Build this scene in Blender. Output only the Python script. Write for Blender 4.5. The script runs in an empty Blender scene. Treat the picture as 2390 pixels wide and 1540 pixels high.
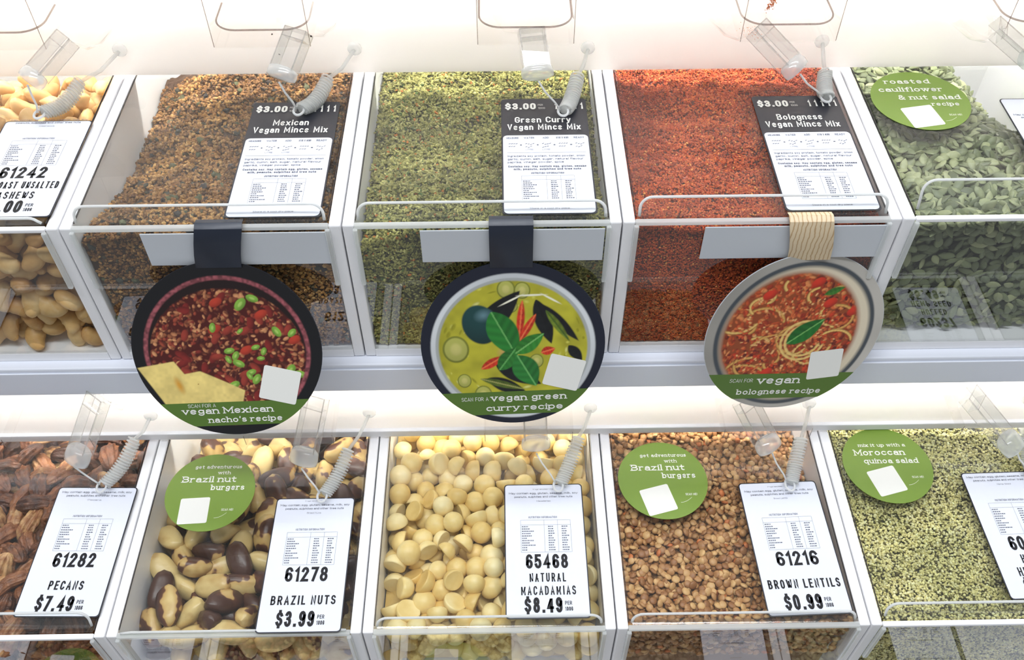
import bpy, bmesh, math, random
import numpy as np
from mathutils import Matrix, Vector, Euler
random.seed(7); RNG = np.random.default_rng(11)
S = bpy.context.scene
COL = S.collection
PI = math.pi

# ------------------------------------------------------------------ camera
F_PX = 2200.3
cam_d = bpy.data.cameras.new('camera'); cam = bpy.data.objects.new('camera', cam_d); COL.objects.link(cam)
cam_d.sensor_fit = 'HORIZONTAL'; cam_d.sensor_width = 36.0; cam_d.lens = F_PX / 2390 * 36; cam_d.clip_start = .01
RT = Vector((0.99988, -0.01539, -0.00243)); DN = Vector((-0.01321, -0.75479, -0.65584)); FW = Vector((0.00826, 0.65579, -0.7549))
m = Matrix((RT, -DN, -FW)).transposed().to_4x4(); m.translation = Vector((0.3147, -0.4951, 0.4549))
cam.matrix_world = m
S.camera = cam

# ------------------------------------------------------------------ world, lamps, exposure
W = bpy.data.worlds.new('world'); S.world = W; W.use_nodes = True
bg = W.node_tree.nodes['Background']; bg.inputs[0].default_value = (.93, .96, 1, 1); bg.inputs[1].default_value = .36

def area(name, loc, rot, sx, sy, power, col):
    d = bpy.data.lights.new(name, 'AREA'); d.shape = 'RECTANGLE'; d.size = sx; d.size_y = sy; d.energy = power; d.color = col
    o = bpy.data.objects.new(name, d); o.location = loc; o.rotation_euler = rot; COL.objects.link(o); return o
area('ceiling_light', (.1, -.55, 2.2), (math.radians(-8), 0, 0), 2.6, .3, 52, (.93, .96, 1))
area('ceiling_light', (.6, .65, 2.2), (math.radians(16), 0, 0), 2.6, .3, 30, (.97, .98, 1))
S.view_settings.view_transform = 'Standard'; S.view_settings.look = 'None'
S.view_settings.gamma = 1; S.view_settings.use_curve_mapping = False; S.view_settings.exposure = 0.0
S.cycles.max_bounces = 14; S.cycles.transparent_max_bounces = 40; S.cycles.diffuse_bounces = 4
S.cycles.glossy_bounces = 4; S.cycles.transmission_bounces = 8
S.cycles.caustics_reflective = False; S.cycles.caustics_refractive = False

# ------------------------------------------------------------------ materials
def lin(c):
    return tuple(((v / 255) / 12.92 if v / 255 <= .04045 else ((v / 255 + .055) / 1.055) ** 2.4) for v in c)
def base_mat(name):
    mt = bpy.data.materials.new(name); mt.use_nodes = True
    nt = mt.node_tree; return mt, nt, nt.nodes['Principled BSDF'], nt.nodes['Material Output']
def plain(name, rgb, rough=.5, spec=.5, bump=0, bscale=400):
    mt, nt, b, o = base_mat(name)
    b.inputs['Base Color'].default_value = (*lin(rgb), 1); b.inputs['Roughness'].default_value = rough
    b.inputs['Specular IOR Level'].default_value = spec
    tc = nt.nodes.new('ShaderNodeTexCoord'); nz = nt.nodes.new('ShaderNodeTexNoise'); nz.inputs['Scale'].default_value = bscale
    nt.links.new(tc.outputs['Object'], nz.inputs['Vector'])
    mp = nt.nodes.new('ShaderNodeMapRange'); mp.inputs[3].default_value = max(rough - .05, 0); mp.inputs[4].default_value = rough + .05
    nt.links.new(nz.outputs['Fac'], mp.inputs[0]); nt.links.new(mp.outputs[0], b.inputs['Roughness'])
    if bump:
        bp = nt.nodes.new('ShaderNodeBump'); bp.inputs['Strength'].default_value = bump; bp.inputs['Distance'].default_value = .0005
        nt.links.new(nz.outputs['Fac'], bp.inputs['Height']); nt.links.new(bp.outputs[0], b.inputs['Normal'])
    return mt
def clear(name, tint=(1, 1, 1), ior=1.45, milky=0.0, rough=.0, milk=(.95, .97, .97)):
    """clear acrylic sheet: mirror-like Fresnel reflection over a see-through body, a little milky"""
    mt = bpy.data.materials.new(name); mt.use_nodes = True; nt = mt.node_tree; nt.nodes.clear()
    o = nt.nodes.new('ShaderNodeOutputMaterial'); tr = nt.nodes.new('ShaderNodeBsdfTransparent'); tr.inputs[0].default_value = (*tint, 1)
    gl = nt.nodes.new('ShaderNodeBsdfGlossy'); gl.inputs['Roughness'].default_value = rough; gl.inputs['Color'].default_value = (1, 1, 1, 1)
    fr = nt.nodes.new('ShaderNodeFresnel'); fr.inputs[0].default_value = ior
    geo = nt.nodes.new('ShaderNodeNewGeometry'); md = nt.nodes.new('ShaderNodeMath'); md.operation = 'SUBTRACT'; md.inputs[0].default_value = 1
    nt.links.new(geo.outputs['Backfacing'], md.inputs[1])
    mu = nt.nodes.new('ShaderNodeMath'); mu.operation = 'MULTIPLY'; nt.links.new(fr.outputs[0], mu.inputs[0]); nt.links.new(md.outputs[0], mu.inputs[1])
    mx = nt.nodes.new('ShaderNodeMixShader')
    body = tr.outputs[0]
    if milky:
        df = nt.nodes.new('ShaderNodeBsdfDiffuse'); df.inputs[0].default_value = (*milk, 1)
        tl = nt.nodes.new('ShaderNodeBsdfTranslucent'); tl.inputs[0].default_value = (*milk, 1)
        m0 = nt.nodes.new('ShaderNodeMixShader'); m0.inputs[0].default_value = .5
        nt.links.new(df.outputs[0], m0.inputs[1]); nt.links.new(tl.outputs[0], m0.inputs[2])
        m1 = nt.nodes.new('ShaderNodeMixShader'); m1.inputs[0].default_value = milky
        nt.links.new(tr.outputs[0], m1.inputs[1]); nt.links.new(m0.outputs[0], m1.inputs[2]); body = m1.outputs[0]
    nt.links.new(mu.outputs[0], mx.inputs[0]); nt.links.new(body, mx.inputs[1]); nt.links.new(gl.outputs[0], mx.inputs[2])
    nt.links.new(mx.outputs[0], o.inputs[0]); return mt

WHITE = plain('white_plastic', (246, 246, 248), .35, .5, .05, 60)
WHITE_BOARD = plain('white_board', (226, 230, 240), .45, .4, .1, 40)
CLEAR = clear('clear_acrylic', (.985, .99, .988))
CLEARFRONT = clear('clear_front_sheet', (.97, .98, .975), 1.8)
CLEARLID = clear('clear_lid', (.975, .985, .98), milky=.012)
EDGE = clear('acrylic_edge', (.93, .95, .94), 1.5, milky=.9, milk=(.97, .98, .98))
RAIL = clear('acrylic_rail', (.9, .92, .91), 1.5, milky=.6, rough=.05)
SCOOP = clear('scoop_plastic', (.955, .955, .95), 1.5, milky=.10)
SCOOPEDGE = clear('scoop_rim', (.86, .84, .83), 1.5, milky=.16)
KNOB = clear('moulded_knob', (.88, .9, .9), 1.6, milky=.38, rough=.08)
COIL = clear('tether_plastic', (.96, .97, .96), 1.45, milky=.46, rough=.1, milk=(.98, .985, .98))
POCKET = clear('pocket_plastic', (.99, .985, .98), 1.35, milky=.015)
LINE = clear('pocket_seam', (.58, .52, .5), 1.4, milky=.1)
PAPER = plain('card_paper', (222, 226, 238), .45, .35)
PAPERGREY = plain('blank_label_paper', (205, 210, 216), .4, .4)
BLACK = plain('card_black', (32, 34, 44), .4, .5)
INK = plain('black_ink', (24, 24, 28), .5, .3)
GREYINK = plain('fine_print_ink', (105, 108, 120), .5, .2)
GREEN = plain('sticker_green', (112, 140, 50), .4, .5)
BANNER = plain('banner_green', (84, 114, 44), .4, .5)
WPRINT = plain('white_print', (232, 232, 226), .5, .3)
NAVY = plain('navy_card', (30, 38, 54), .35, .5)
GAP_SHADE = plain('gap_shade', (70, 66, 66), .6, .2)

def panel_mat():
    mt, nt, b, o = base_mat('opal_panel')
    b.inputs['Base Color'].default_value = (*lin((254, 252, 250)), 1); b.inputs['Roughness'].default_value = .03
    b.inputs['Specular IOR Level'].default_value = .9
    tl = nt.nodes.new('ShaderNodeBsdfTranslucent'); tl.inputs[0].default_value = (.95, .93, .9, 1)
    mx = nt.nodes.new('ShaderNodeMixShader'); mx.inputs[0].default_value = .5
    nt.links.new(b.outputs[0], mx.inputs[1]); nt.links.new(tl.outputs[0], mx.inputs[2]); nt.links.new(mx.outputs[0], o.inputs[0]); return mt
OPAL = panel_mat()
def led_mat(nm, st):
    mt = bpy.data.materials.new(nm); mt.use_nodes = True; nt = mt.node_tree; nt.nodes.clear()
    o = nt.nodes.new('ShaderNodeOutputMaterial'); e = nt.nodes.new('ShaderNodeEmission')
    e.inputs[0].default_value = (1, .96, .9, 1); e.inputs[1].default_value = st
    nt.links.new(e.outputs[0], o.inputs[0]); return mt
LED = led_mat('led_glow', 52); LED2 = led_mat('led_glow_low', 27)
def col_mat(name, rough=.6, attr='Col', gain=1.0, bump=0., bs=900, spec=.35, wet=0):
    """surface whose own colour is stored per piece"""
    mt, nt, b, o = base_mat(name)
    a = nt.nodes.new('ShaderNodeAttribute'); a.attribute_name = attr
    nt.links.new(a.outputs['Color'], b.inputs['Base Color']); b.inputs['Roughness'].default_value = rough
    b.inputs['Specular IOR Level'].default_value = spec
    if bump:
        nz = nt.nodes.new('ShaderNodeTexNoise'); nz.inputs['Scale'].default_value = bs
        tc = nt.nodes.new('ShaderNodeTexCoord'); nt.links.new(tc.outputs['Object'], nz.inputs['Vector'])
        bp = nt.nodes.new('ShaderNodeBump'); bp.inputs['Strength'].default_value = bump; bp.inputs['Distance'].default_value = .0006
        nt.links.new(nz.outputs['Fac'], bp.inputs['Height']); nt.links.new(bp.outputs[0], b.inputs['Normal'])
    return mt
GRAIN = col_mat('grain_colours', .7, bump=.3, bs=1500)
PRINT = col_mat('printed_picture', .38, spec=.5)
def nut_mat(name, stops, scale=90, rough=.4, objrand=.5, bump=.3, detail=3, stretch=(1, 1, 1), sss=0, tintvar=.12):
    """stops: [(pos, rgb)] over object-space noise, moved by each nut's own random value"""
    mt, nt, b, o = base_mat(name); N = nt.nodes.new
    tc = N('ShaderNodeTexCoord'); oi = N('ShaderNodeObjectInfo'); mpg = N('ShaderNodeMapping')
    mpg.inputs['Scale'].default_value = stretch
    ad = N('ShaderNodeVectorMath'); ad.operation = 'ADD'
    sc = N('ShaderNodeMath'); sc.operation = 'MULTIPLY'; sc.inputs[1].default_value = 37.
    nt.links.new(oi.outputs['Random'], sc.inputs[0]); nt.links.new(tc.outputs['Object'], mpg.inputs[0])
    nt.links.new(mpg.outputs[0], ad.inputs[0]); nt.links.new(sc.outputs[0], ad.inputs[1])
    nz = N('ShaderNodeTexNoise'); nz.inputs['Scale'].default_value = scale; nz.inputs['Detail'].default_value = detail
    nt.links.new(ad.outputs[0], nz.inputs['Vector'])
    mr = N('ShaderNodeMath'); mr.operation = 'MULTIPLY_ADD'; mr.inputs[1].default_value = objrand; mr.inputs[2].default_value = -objrand / 2
    nt.links.new(oi.outputs['Random'], mr.inputs[0])
    su = N('ShaderNodeMath'); su.operation = 'ADD'; nt.links.new(mr.outputs[0], su.inputs[0]); nt.links.new(nz.outputs['Fac'], su.inputs[1])
    cr = N('ShaderNodeValToRGB'); e = cr.color_ramp.elements
    while len(e) < len(stops): e.new(.5)
    for k, (p, c) in enumerate(stops): e[k].position = p; e[k].color = (*lin(c), 1)
    nt.links.new(su.outputs[0], cr.inputs[0]); nt.links.new(cr.outputs[0], b.inputs['Base Color'])
    b.inputs['Roughness'].default_value = rough
    bp = N('ShaderNodeBump'); bp.inputs['Strength'].default_value = bump; bp.inputs['Distance'].default_value = .001
    nz2 = N('ShaderNodeTexNoise'); nz2.inputs['Scale'].default_value = scale * 5; nt.links.new(ad.outputs[0], nz2.inputs['Vector'])
    nt.links.new(nz2.outputs['Fac'], bp.inputs['Height']); nt.links.new(bp.outputs[0], b.inputs['Normal'])
    return mt
MACA = nut_mat('macadamia_flesh', [(.2, (218, 182, 106)), (.5, (234, 206, 136)), (.8, (243, 224, 170))], 60, .38, .5, .12)
CASH = nut_mat('cashew_flesh', [(.2, (192, 142, 82)), (.5, (214, 170, 106)), (.8, (230, 196, 138))], 70, .45, .6, .15)
PECAN = nut_mat('pecan_flesh', [(.2, (74, 42, 26)), (.48, (132, 80, 48)), (.68, (160, 104, 64)), (.88, (206, 162, 112))], 120, .4, .7, .7, 5)
BRAZ = nut_mat('brazil_nut_skin', [(.42, (72, 42, 30)), (.50, (98, 58, 38)), (.53, (196, 158, 96)), (.7, (218, 190, 128))], 55, .33, .55, .25, 2, (1, 1, 1))
SEEDM = nut_mat('pumpkin_seed_skin', [(.2, (88, 96, 66)), (.5, (124, 132, 94)), (.8, (164, 168, 126))], 120, .4, .7, .2)
LENT = nut_mat('lentil_skin', [(.2, (150, 100, 58)), (.5, (186, 136, 86)), (.8, (212, 168, 112))], 120, .45, .9, .15)

# ------------------------------------------------------------------ mesh helpers
class MB:
    def __init__(s): s.v = []; s.f = []
    def add(s, vs, fs):
        o = len(s.v); s.v += [tuple(p) for p in vs]; s.f += [tuple(i + o for i in f) for f in fs]; return s
    def box(s, x0, x1, y0, y1, z0, z1):
        return s.add([(x0, y0, z0), (x1, y0, z0), (x1, y1, z0), (x0, y1, z0), (x0, y0, z1), (x1, y0, z1), (x1, y1, z1), (x0, y1, z1)],
                     [(3, 2, 1, 0), (4, 5, 6, 7), (0, 1, 5, 4), (1, 2, 6, 5), (2, 3, 7, 6), (3, 0, 4, 7)])
    def prism(s, pts, fn, t):
        """closed outline pts (2-D) extruded by t along the third axis; fn maps (u, v, w) to xyz"""
        n = len(pts); vs = [fn(u, v, 0) for u, v in pts] + [fn(u, v, t) for u, v in pts]
        fs = [tuple(range(n - 1, -1, -1)), tuple(range(n, 2 * n))] + [(i, (i + 1) % n, n + (i + 1) % n, n + i) for i in range(n)]
        return s.add(vs, fs)
    def tube(s, path, r, n=8, closed=False, flat=None):
        P = [Vector(p) for p in path]; L = len(P); rs = r if hasattr(r, '__len__') else [r] * L
        rings = []; up = Vector((0, 0, 1))
        for i in range(L):
            a = P[(i - 1) % L] if (closed or i > 0) else P[i]; b = P[(i + 1) % L] if (closed or i < L - 1) else P[i]
            t = (b - a).normalized(); u = up - t * up.dot(t)
            if u.length < 1e-3: u = Vector((1, 0, 0)) - t * t.x
            u.normalize(); w = t.cross(u); up = u
            rings.append([P[i] + (w * math.cos(2 * PI * k / n) + u * math.sin(2 * PI * k / n) * (flat or 1)) * rs[i] for k in range(n)])
        vs = [p for R_ in rings for p in R_]; fs = []
        for i in range(L if closed else L - 1):
            j = (i + 1) % L
            fs += [(i * n + k, i * n + (k + 1) % n, j * n + (k + 1) % n, j * n + k) for k in range(n)]
        if not closed: fs += [tuple(range(n - 1, -1, -1)), tuple((L - 1) * n + k for k in range(n))]
        return s.add(vs, fs)
    def obj(s, name, mat, parent=None, smooth=False, loc=None):
        me = bpy.data.meshes.new(name); me.from_pydata(s.v, [], s.f); me.update(); return mk(name, me, mat, parent, smooth)
def mk(name, me, mat, parent=None, smooth=False):
    if mat and not len(me.materials): me.materials.append(mat)
    if smooth: me.polygons.foreach_set('use_smooth', [True] * len(me.polygons))
    o = bpy.data.objects.new(name, me); COL.objects.link(o)
    if parent: o.parent = parent
    return o
def bevel(o, w, seg=2):
    b = o.modifiers.new('bevel', 'BEVEL'); b.width = w; b.segments = seg; b.limit_method = 'ANGLE'; return o
def thing(name, label, cat, loc=(0, 0, 0), group=None, rot=None):
    o = bpy.data.objects.new(name, None); o.empty_display_size = .02; COL.objects.link(o); o.location = loc
    if rot is not None: o.rotation_euler = rot
    return tag(o, label, cat, group)
def tag(o, label, cat, group=None, kind=None):
    if label: o['label'] = label
    if cat: o['category'] = cat
    if group: o['group'] = group
    if kind: o['kind'] = kind
    return o
def rrect(x0, x1, y0, y1, r, n=5, corners=(1, 1, 1, 1)):
    out = []
    for (cx, cy, a0, on) in ((x1 - r, y1 - r, 0, corners[0]), (x0 + r, y1 - r, 90, corners[1]), (x0 + r, y0 + r, 180, corners[2]), (x1 - r, y0 + r, 270, corners[3])):
        if on:
            for k in range(n + 1):
                a = math.radians(a0 + 90 * k / n); out.append((cx + r * math.cos(a), cy + r * math.sin(a)))
        else: out.append((cx + (r if a0 in (0, 270) else -r), cy + (r if a0 in (0, 90) else -r)))
    return out

# ------------------------------------------------------------------ lettering
# a small stroke alphabet: centre lines in a box of height 1 (capitals) or .68 (small letters); arcs are ('A', cx, cy, rx, ry, from, to)
def _arc(cx, cy, rx, ry, a0, a1):
    n = max(3, int(abs(a1 - a0) / 26)); return [(cx + rx * math.cos(math.radians(a0 + (a1 - a0) * i / n)), cy + ry * math.sin(math.radians(a0 + (a1 - a0) * i / n))) for i in range(n + 1)]
_RAW = {
'A': '0,0 .3,1 .6,0|.1,.3 .5,.3', 'B': '.3,.53 0,.53|0,0 0,1 .28,1 @.28,.765,.26,.235,90,-90 0,.53|.3,.53 @.3,.265,.3,.265,90,-90 0,0', 'C': '@.29,.71,.29,.29,15,180 0,.29 @.29,.29,.29,.29,180,345',
'D': '0,0 0,1 .22,1 @.22,.65,.36,.35,90,0 @.22,.35,.36,.35,0,-90 0,0', 'E': '.48,1 0,1 0,0 .48,0|0,.52 .42,.52', 'F': '.48,1 0,1 0,0|0,.5 .42,.5', 'G': '@.29,.71,.29,.29,15,180 @.29,.29,.29,.29,180,360 .58,.48 .32,.48',
'H': '0,0 0,1|.56,0 .56,1|0,.52 .56,.52', 'I': '.04,0 .04,1', 'J': '.4,1 .4,.22 @.2,.22,.2,.22,0,-180', 'K': '0,0 0,1|.54,1 0,.4|.18,.6 .56,0', 'L': '0,1 0,0 .46,0', 'M': '0,0 0,1 .38,.25 .76,1 .76,0', 'N': '0,0 0,1 .56,0 .56,1',
'O': '.29,1 @.29,.7,.29,.3,90,180 @.29,.3,.29,.3,180,360 @.29,.7,.29,.3,0,90', 'P': '0,0 0,1 .28,1 @.28,.73,.28,.27,90,-90 0,.46', 'Q': '.29,1 @.29,.7,.29,.3,90,180 @.29,.3,.29,.3,180,360 @.29,.7,.29,.3,0,90|.35,.2 .58,-.06',
'R': '0,0 0,1 .28,1 @.28,.73,.28,.27,90,-90 0,.46|.3,.46 .58,0', 'S': '@.27,.74,.27,.26,20,180 @.27,.74,.27,.23,180,270 @.27,.26,.29,.25,90,0 @.27,.26,.29,.26,0,-160', 'T': '0,1 .56,1|.28,1 .28,0', 'U': '0,1 0,.28 @.28,.28,.28,.28,180,360 .56,1',
'V': '0,1 .3,0 .6,1', 'W': '0,1 .22,0 .44,.9 .66,0 .88,1', 'X': '0,0 .56,1|0,1 .56,0', 'Y': '0,1 .29,.45 .58,1|.29,.45 .29,0', 'Z': '0,1 .52,1 0,0 .52,0',
'0': '.27,1 @.27,.7,.27,.3,90,180 @.27,.3,.27,.3,180,360 @.27,.7,.27,.3,0,90', '1': '.02,.8 .22,1 .22,0', '2': '@.26,.73,.26,.27,170,0 0,0 .54,0', '3': '@.25,.76,.25,.24,160,-80|.2,.52 .28,.52|@.25,.26,.28,.26,85,-165', '4': '.44,0 .44,1 0,.28 .58,.28',
'5': '.48,1 .04,1 .02,.56 @.26,.33,.28,.31,120,0 @.26,.3,.28,.3,0,-165', '6': '@.27,.73,.27,.27,20,180 0,.28 @.27,.28,.27,.28,180,540', '7': '0,1 .52,1 .16,0', '8': '@.27,.765,.24,.235,0,360|@.27,.265,.28,.265,0,360', '9': '@.27,.27,.27,.27,200,360 .54,.72 @.27,.72,.27,.28,0,360',
'$': '@.27,.72,.27,.22,20,180 @.27,.72,.27,.2,180,270 @.27,.28,.29,.22,90,0 @.27,.28,.29,.22,0,-160|.27,.94 .27,1.1|.27,-.1 .27,.06', '.': '.05,0 .05,.03', ',': '.08,.04 .0,-.12', '!': '.05,.3 .05,1|.05,0 .05,.03', "'": '.05,1 .03,.78', '+': '0,.45 .4,.45|.2,.25 .2,.65', '=': '0,.35 .4,.35|0,.55 .4,.55',
'&': '.6,0 .12,.72 @.27,.82,.17,.18,200,-30 .06,.42 @.25,.22,.24,.22,150,300 .6,.5',
'a': '@.23,.45,.21,.23,155,0 .44,0|.44,.38 @.22,.2,.22,.2,80,360 .44,.2', 'b': '0,1 0,0|@.25,.34,.25,.34,0,360', 'c': '@.25,.34,.25,.34,40,320', 'd': '.5,1 .5,0|@.25,.34,.25,.34,0,360', 'e': '0,.35 .5,.35 @.25,.34,.25,.34,0,315',
'f': '.36,1 @.3,.8,.15,.2,90,180 .15,0|-.02,.64 .34,.64', 'g': '@.25,.38,.23,.28,0,360|.48,.62 .48,-.05 @.25,-.05,.23,.22,0,-160', 'h': '0,1 0,0|@.23,.42,.23,.26,180,0 .46,0', 'i': '.04,.66 .04,0|.04,.93 .04,.96', 'j': '.14,.66 .14,-.1 @.02,-.1,.12,.16,0,-120|.14,.93 .14,.96',
'k': '0,1 0,0|.44,.66 0,.26|.14,.4 .46,0', 'l': '.04,1 .04,0', 'm': '0,.66 0,0|@.19,.44,.19,.24,180,0 .38,0|@.57,.44,.19,.24,180,0 .76,0', 'n': '0,.66 0,0|@.23,.42,.23,.26,180,0 .46,0', 'o': '@.25,.34,.25,.34,0,360', 'p': '0,.66 0,-.28|@.25,.34,.25,.34,0,360', 'q': '.5,.66 .5,-.28|@.25,.34,.25,.34,0,360',
'r': '0,.66 0,0|@.22,.42,.22,.25,180,60', 's': '@.2,.5,.19,.17,30,180 @.2,.5,.19,.16,180,270 @.2,.17,.21,.17,90,0 @.2,.17,.21,.17,0,-155', 't': '.14,.9 .14,.16 @.3,.16,.16,.16,180,290|-.02,.64 .36,.64', 'u': '0,.66 0,.24 @.23,.24,.23,.24,180,360|.46,.66 .46,0', 'v': '0,.66 .24,0 .48,.66', 'w': '0,.66 .18,0 .36,.6 .54,0 .72,.66',
'x': '0,0 .46,.66|0,.66 .46,0', 'y': '0,.66 .24,0|.48,.66 .2,-.14 .02,-.26', 'z': '0,.66 .42,.66 0,0 .42,0'}
_SER = {'r': '0,0,0 0,.66,-1', 'n': '0,0,0 .46,0,0 0,.66,-1', 'm': '0,0,0 .38,0,0 .76,0,0 0,.66,-1', 'i': '.04,0,0 .04,.66,-1', 'l': '.04,0,0 .04,1,-1', 'h': '0,0,0 .46,0,0 0,1,-1', 'd': '.5,1,-1 .5,0,1', 'a': '.44,0,1', 'u': '0,.66,-1 .46,.66,-1 .46,0,1',
'p': '0,-.28,0 0,.66,-1', 'q': '.5,-.28,0', 'y': '0,.66,0 .48,.66,0', 'v': '0,.66,0 .48,.66,0', 'w': '0,.66,0 .72,.66,0 .36,.66,0', 'f': '.15,0,0', 'b': '0,1,-1', 'x': '0,0,0 .46,0,0 0,.66,0 .46,.66,0', 'M': '0,0,0 .76,0,0 0,1,-1 .76,1,1', 'B': '0,0,-1 0,1,-1', 'k': '0,0,0 .46,0,0 0,1,-1'}
GLYPHS = {}
for _c, _s in _RAW.items():
    _ls = []
    for _p in _s.split('|'):
        _q = []
        for _t in _p.split():
            if _t[0] == '@': _q += _arc(*map(float, _t[1:].split(',')))
            else: _q.append(tuple(map(float, _t.split(','))))
        _ls.append([_q[0]] + [b for a, b in zip(_q[:-1], _q[1:]) if abs(a[0] - b[0]) + abs(a[1] - b[1]) > 1e-4])
    GLYPHS[_c] = (_ls, max(x for l in _ls for x, _ in l))
SERIFS = {c: [tuple(map(float, t.split(','))) for t in s.split()] for c, s in _SER.items()}
def text(mb, s, cx, cy, h, width=None, bold=.02, xs=.8, align='C', slab=False, track=.12, fn=None, slant=0, rot=0):
    """lettering as flat strokes, cap height h, baseline at cy; width sets the length of the line; fn maps (u, v) to xyz"""
    g2 = None; wt = h * (.10 + bold * 2.1); gap = wt + h * track * (1.5 if slab else 1); units = 0; fixed = 0
    for ch in s:
        if ch == ' ': units += .12; fixed += .3 * h; continue
        units += GLYPHS[ch][1]; fixed += gap
    fixed -= gap - wt; sx = (width - fixed) / units if width else h * xs
    if width and sx < h * .3: g2 = (width - h * .3 * units) / max(fixed, 1e-6); sx = h * .3; gap *= g2; wt *= min(1, g2 * 1.1); fixed = width - sx * units
    k = h - wt; tot = units * sx + fixed; pen = {'C': -tot / 2, 'L': 0, 'R': -tot}[align]; cr, sr = math.cos(rot), math.sin(rot)
    lift = [0.]
    def put(pts, w):
        lift[0] = (lift[0] + .000004) % .00006; n = len(pts); L = []; closed = n > 4 and math.dist(pts[0], pts[-1]) < wt * .3
        for i in range(n):
            a = pts[i - 1] if i else (pts[-2] if closed else pts[0]); b = pts[i + 1] if i < n - 1 else (pts[1] if closed else pts[-1]); p = pts[i]
            d1 = (p[0] - a[0], p[1] - a[1]); d2 = (b[0] - p[0], b[1] - p[1]); l1 = math.hypot(*d1); l2 = math.hypot(*d2)
            if l1 < 1e-12: d1, l1 = d2, l2
            if l2 < 1e-12: d2, l2 = d1, l1
            t1 = (d1[0] / l1, d1[1] / l1); t2 = (d2[0] / l2, d2[1] / l2); nx, ny = -(t1[1] + t2[1]), t1[0] + t2[0]; m_ = math.hypot(nx, ny)
            if m_ < .3: nx, ny, m_ = -t1[1], t1[0], 1
            nx /= m_; ny /= m_; c = max(.45, nx * -t1[1] + ny * t1[0]); e = 0
            if not closed and i == 0: e = -w / 2
            if not closed and i == n - 1: e = w / 2
            q = (p[0] + t1[0] * e, p[1] + t1[1] * e); L += [(q[0] + nx * w / 2 / c, q[1] + ny * w / 2 / c), (q[0] - nx * w / 2 / c, q[1] - ny * w / 2 / c)]
        out = []
        for x, y in L:
            x += slant * y; x, y = cx + x * cr - y * sr, cy + x * sr + y * cr; out.append(fn(x, y, lift[0]))
        mb.add(out, [(2 * i + 1, 2 * i + 3, 2 * i + 2, 2 * i) for i in range(n - 1)])
    for ch in s:
        if ch == ' ': pen += .12 * sx + .3 * h * (g2 if width and g2 else 1); continue
        ls, W_ = GLYPHS[ch]; o = pen + wt / 2
        for l in ls: put([(o + x * sx, wt / 2 + y * k) for x, y in l], wt)
        if slab and ch in SERIFS:
            for x, y, sd in SERIFS[ch]:
                r_ = wt * .95; l0, l1 = {0: (-r_, r_), -1: (-r_ * 1.1, 0), 1: (0, r_ * 1.1)}[int(sd)]; yy = (wt * .32 if y <= 0 and y > -.1 else wt / 2 + y * k + (wt * .18 if y > 0 else -wt * .18))
                put([(o + x * sx + l0, yy), (o + x * sx + l1, yy)], wt * .64)
        pen += W_ * sx + gap

# ------------------------------------------------------------------ the fixture
P = .2                        # bin pitch
UP = (0., 0.)                 # y, z of the front top edge of the upper row
LO = (-.189, -.256)           # lower row
TH = (-.378, -.512)           # third row, seen mirrored in the lower fronts
DEPTH = .30; HB = .146; T = .0085

def shelf(y, z, name='shelf', label=None):
    t = thing(name, label, 'shelf', (.3, y, z - HB))
    b = MB(); b.box(-.9, .9, -.009, .42, -.026, 0); bevel(b.obj('board', WHITE_BOARD, t), .0015)
    b = MB(); b.box(-.9, .9, -.0105, -.009, -.0325, -.0045); bevel(b.obj('edge_strip', WHITE_BOARD, t), .0006)
    return t
shelf(*UP, label='white shelf under the upper row of bins with plain front edge')
shelf(*LO, label='white shelf carrying the lower row of nut and lentil bins')
shelf(*TH, label='lowest white shelf seen only as a reflection in the lower bin fronts')

def back_panel(y, z, h, name):
    b = MB(); tilt = math.tan(math.radians(3.5))
    b.add([(-.62, y, z), (1.22, y, z), (1.22, y + h * tilt, z + h), (-.62, y + h * tilt, z + h)] +
          [(-.62, y + .004, z), (1.22, y + .004, z), (1.22, y + .004 + h * tilt, z + h), (-.62, y + .004 + h * tilt, z + h)],
          [(0, 1, 2, 3), (7, 6, 5, 4), (0, 4, 5, 1), (3, 2, 6, 7), (0, 3, 7, 4), (1, 5, 6, 2)])
    o = b.obj(name, OPAL); o['kind'] = 'structure'
    if z < 0: l = MB(); l.box(-.62, 1.22, y - .003, y + .004, z - .001, z + .008); bevel(l.obj('bottom_lip', WHITE, o), .001)
    return o
back_panel(.182, .004, .24, 'wall_back')
back_panel(-.0035, LO[1] + .004, .066, 'wall_back_lower')
back_panel(-.1925, TH[1] + .004, .066, 'wall_back_lowest')
for nm, y, z, lb in (('led_strip', .215, .085, 'long white light strip behind the upper backing panel'), ('led_strip', .022, -.188, 'long white light strip under the upper shelf'),
                     ('led_strip', -.167, -.444, 'long white light strip under the lower shelf')):
    b = MB(); b.box(-.6, 1.2, y, y + .012, z, z + .004); tag(b.obj(nm, LED if z > 0 else LED2), lb, 'light')
    if z > 0:
        b = MB(); b.box(-.62, 1.22, .182, .46, .25, .262); tag(b.obj('wall_top', WHITE_BOARD), None, None, None, 'structure')
    b = MB(); b.box(-.62, 1.22, y + .10, y + .104, (0 if z > 0 else z - .062), (.25 if z > 0 else z + .004))
    tag(b.obj('wall_rear', WHITE), None, None, None, 'structure')

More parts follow.
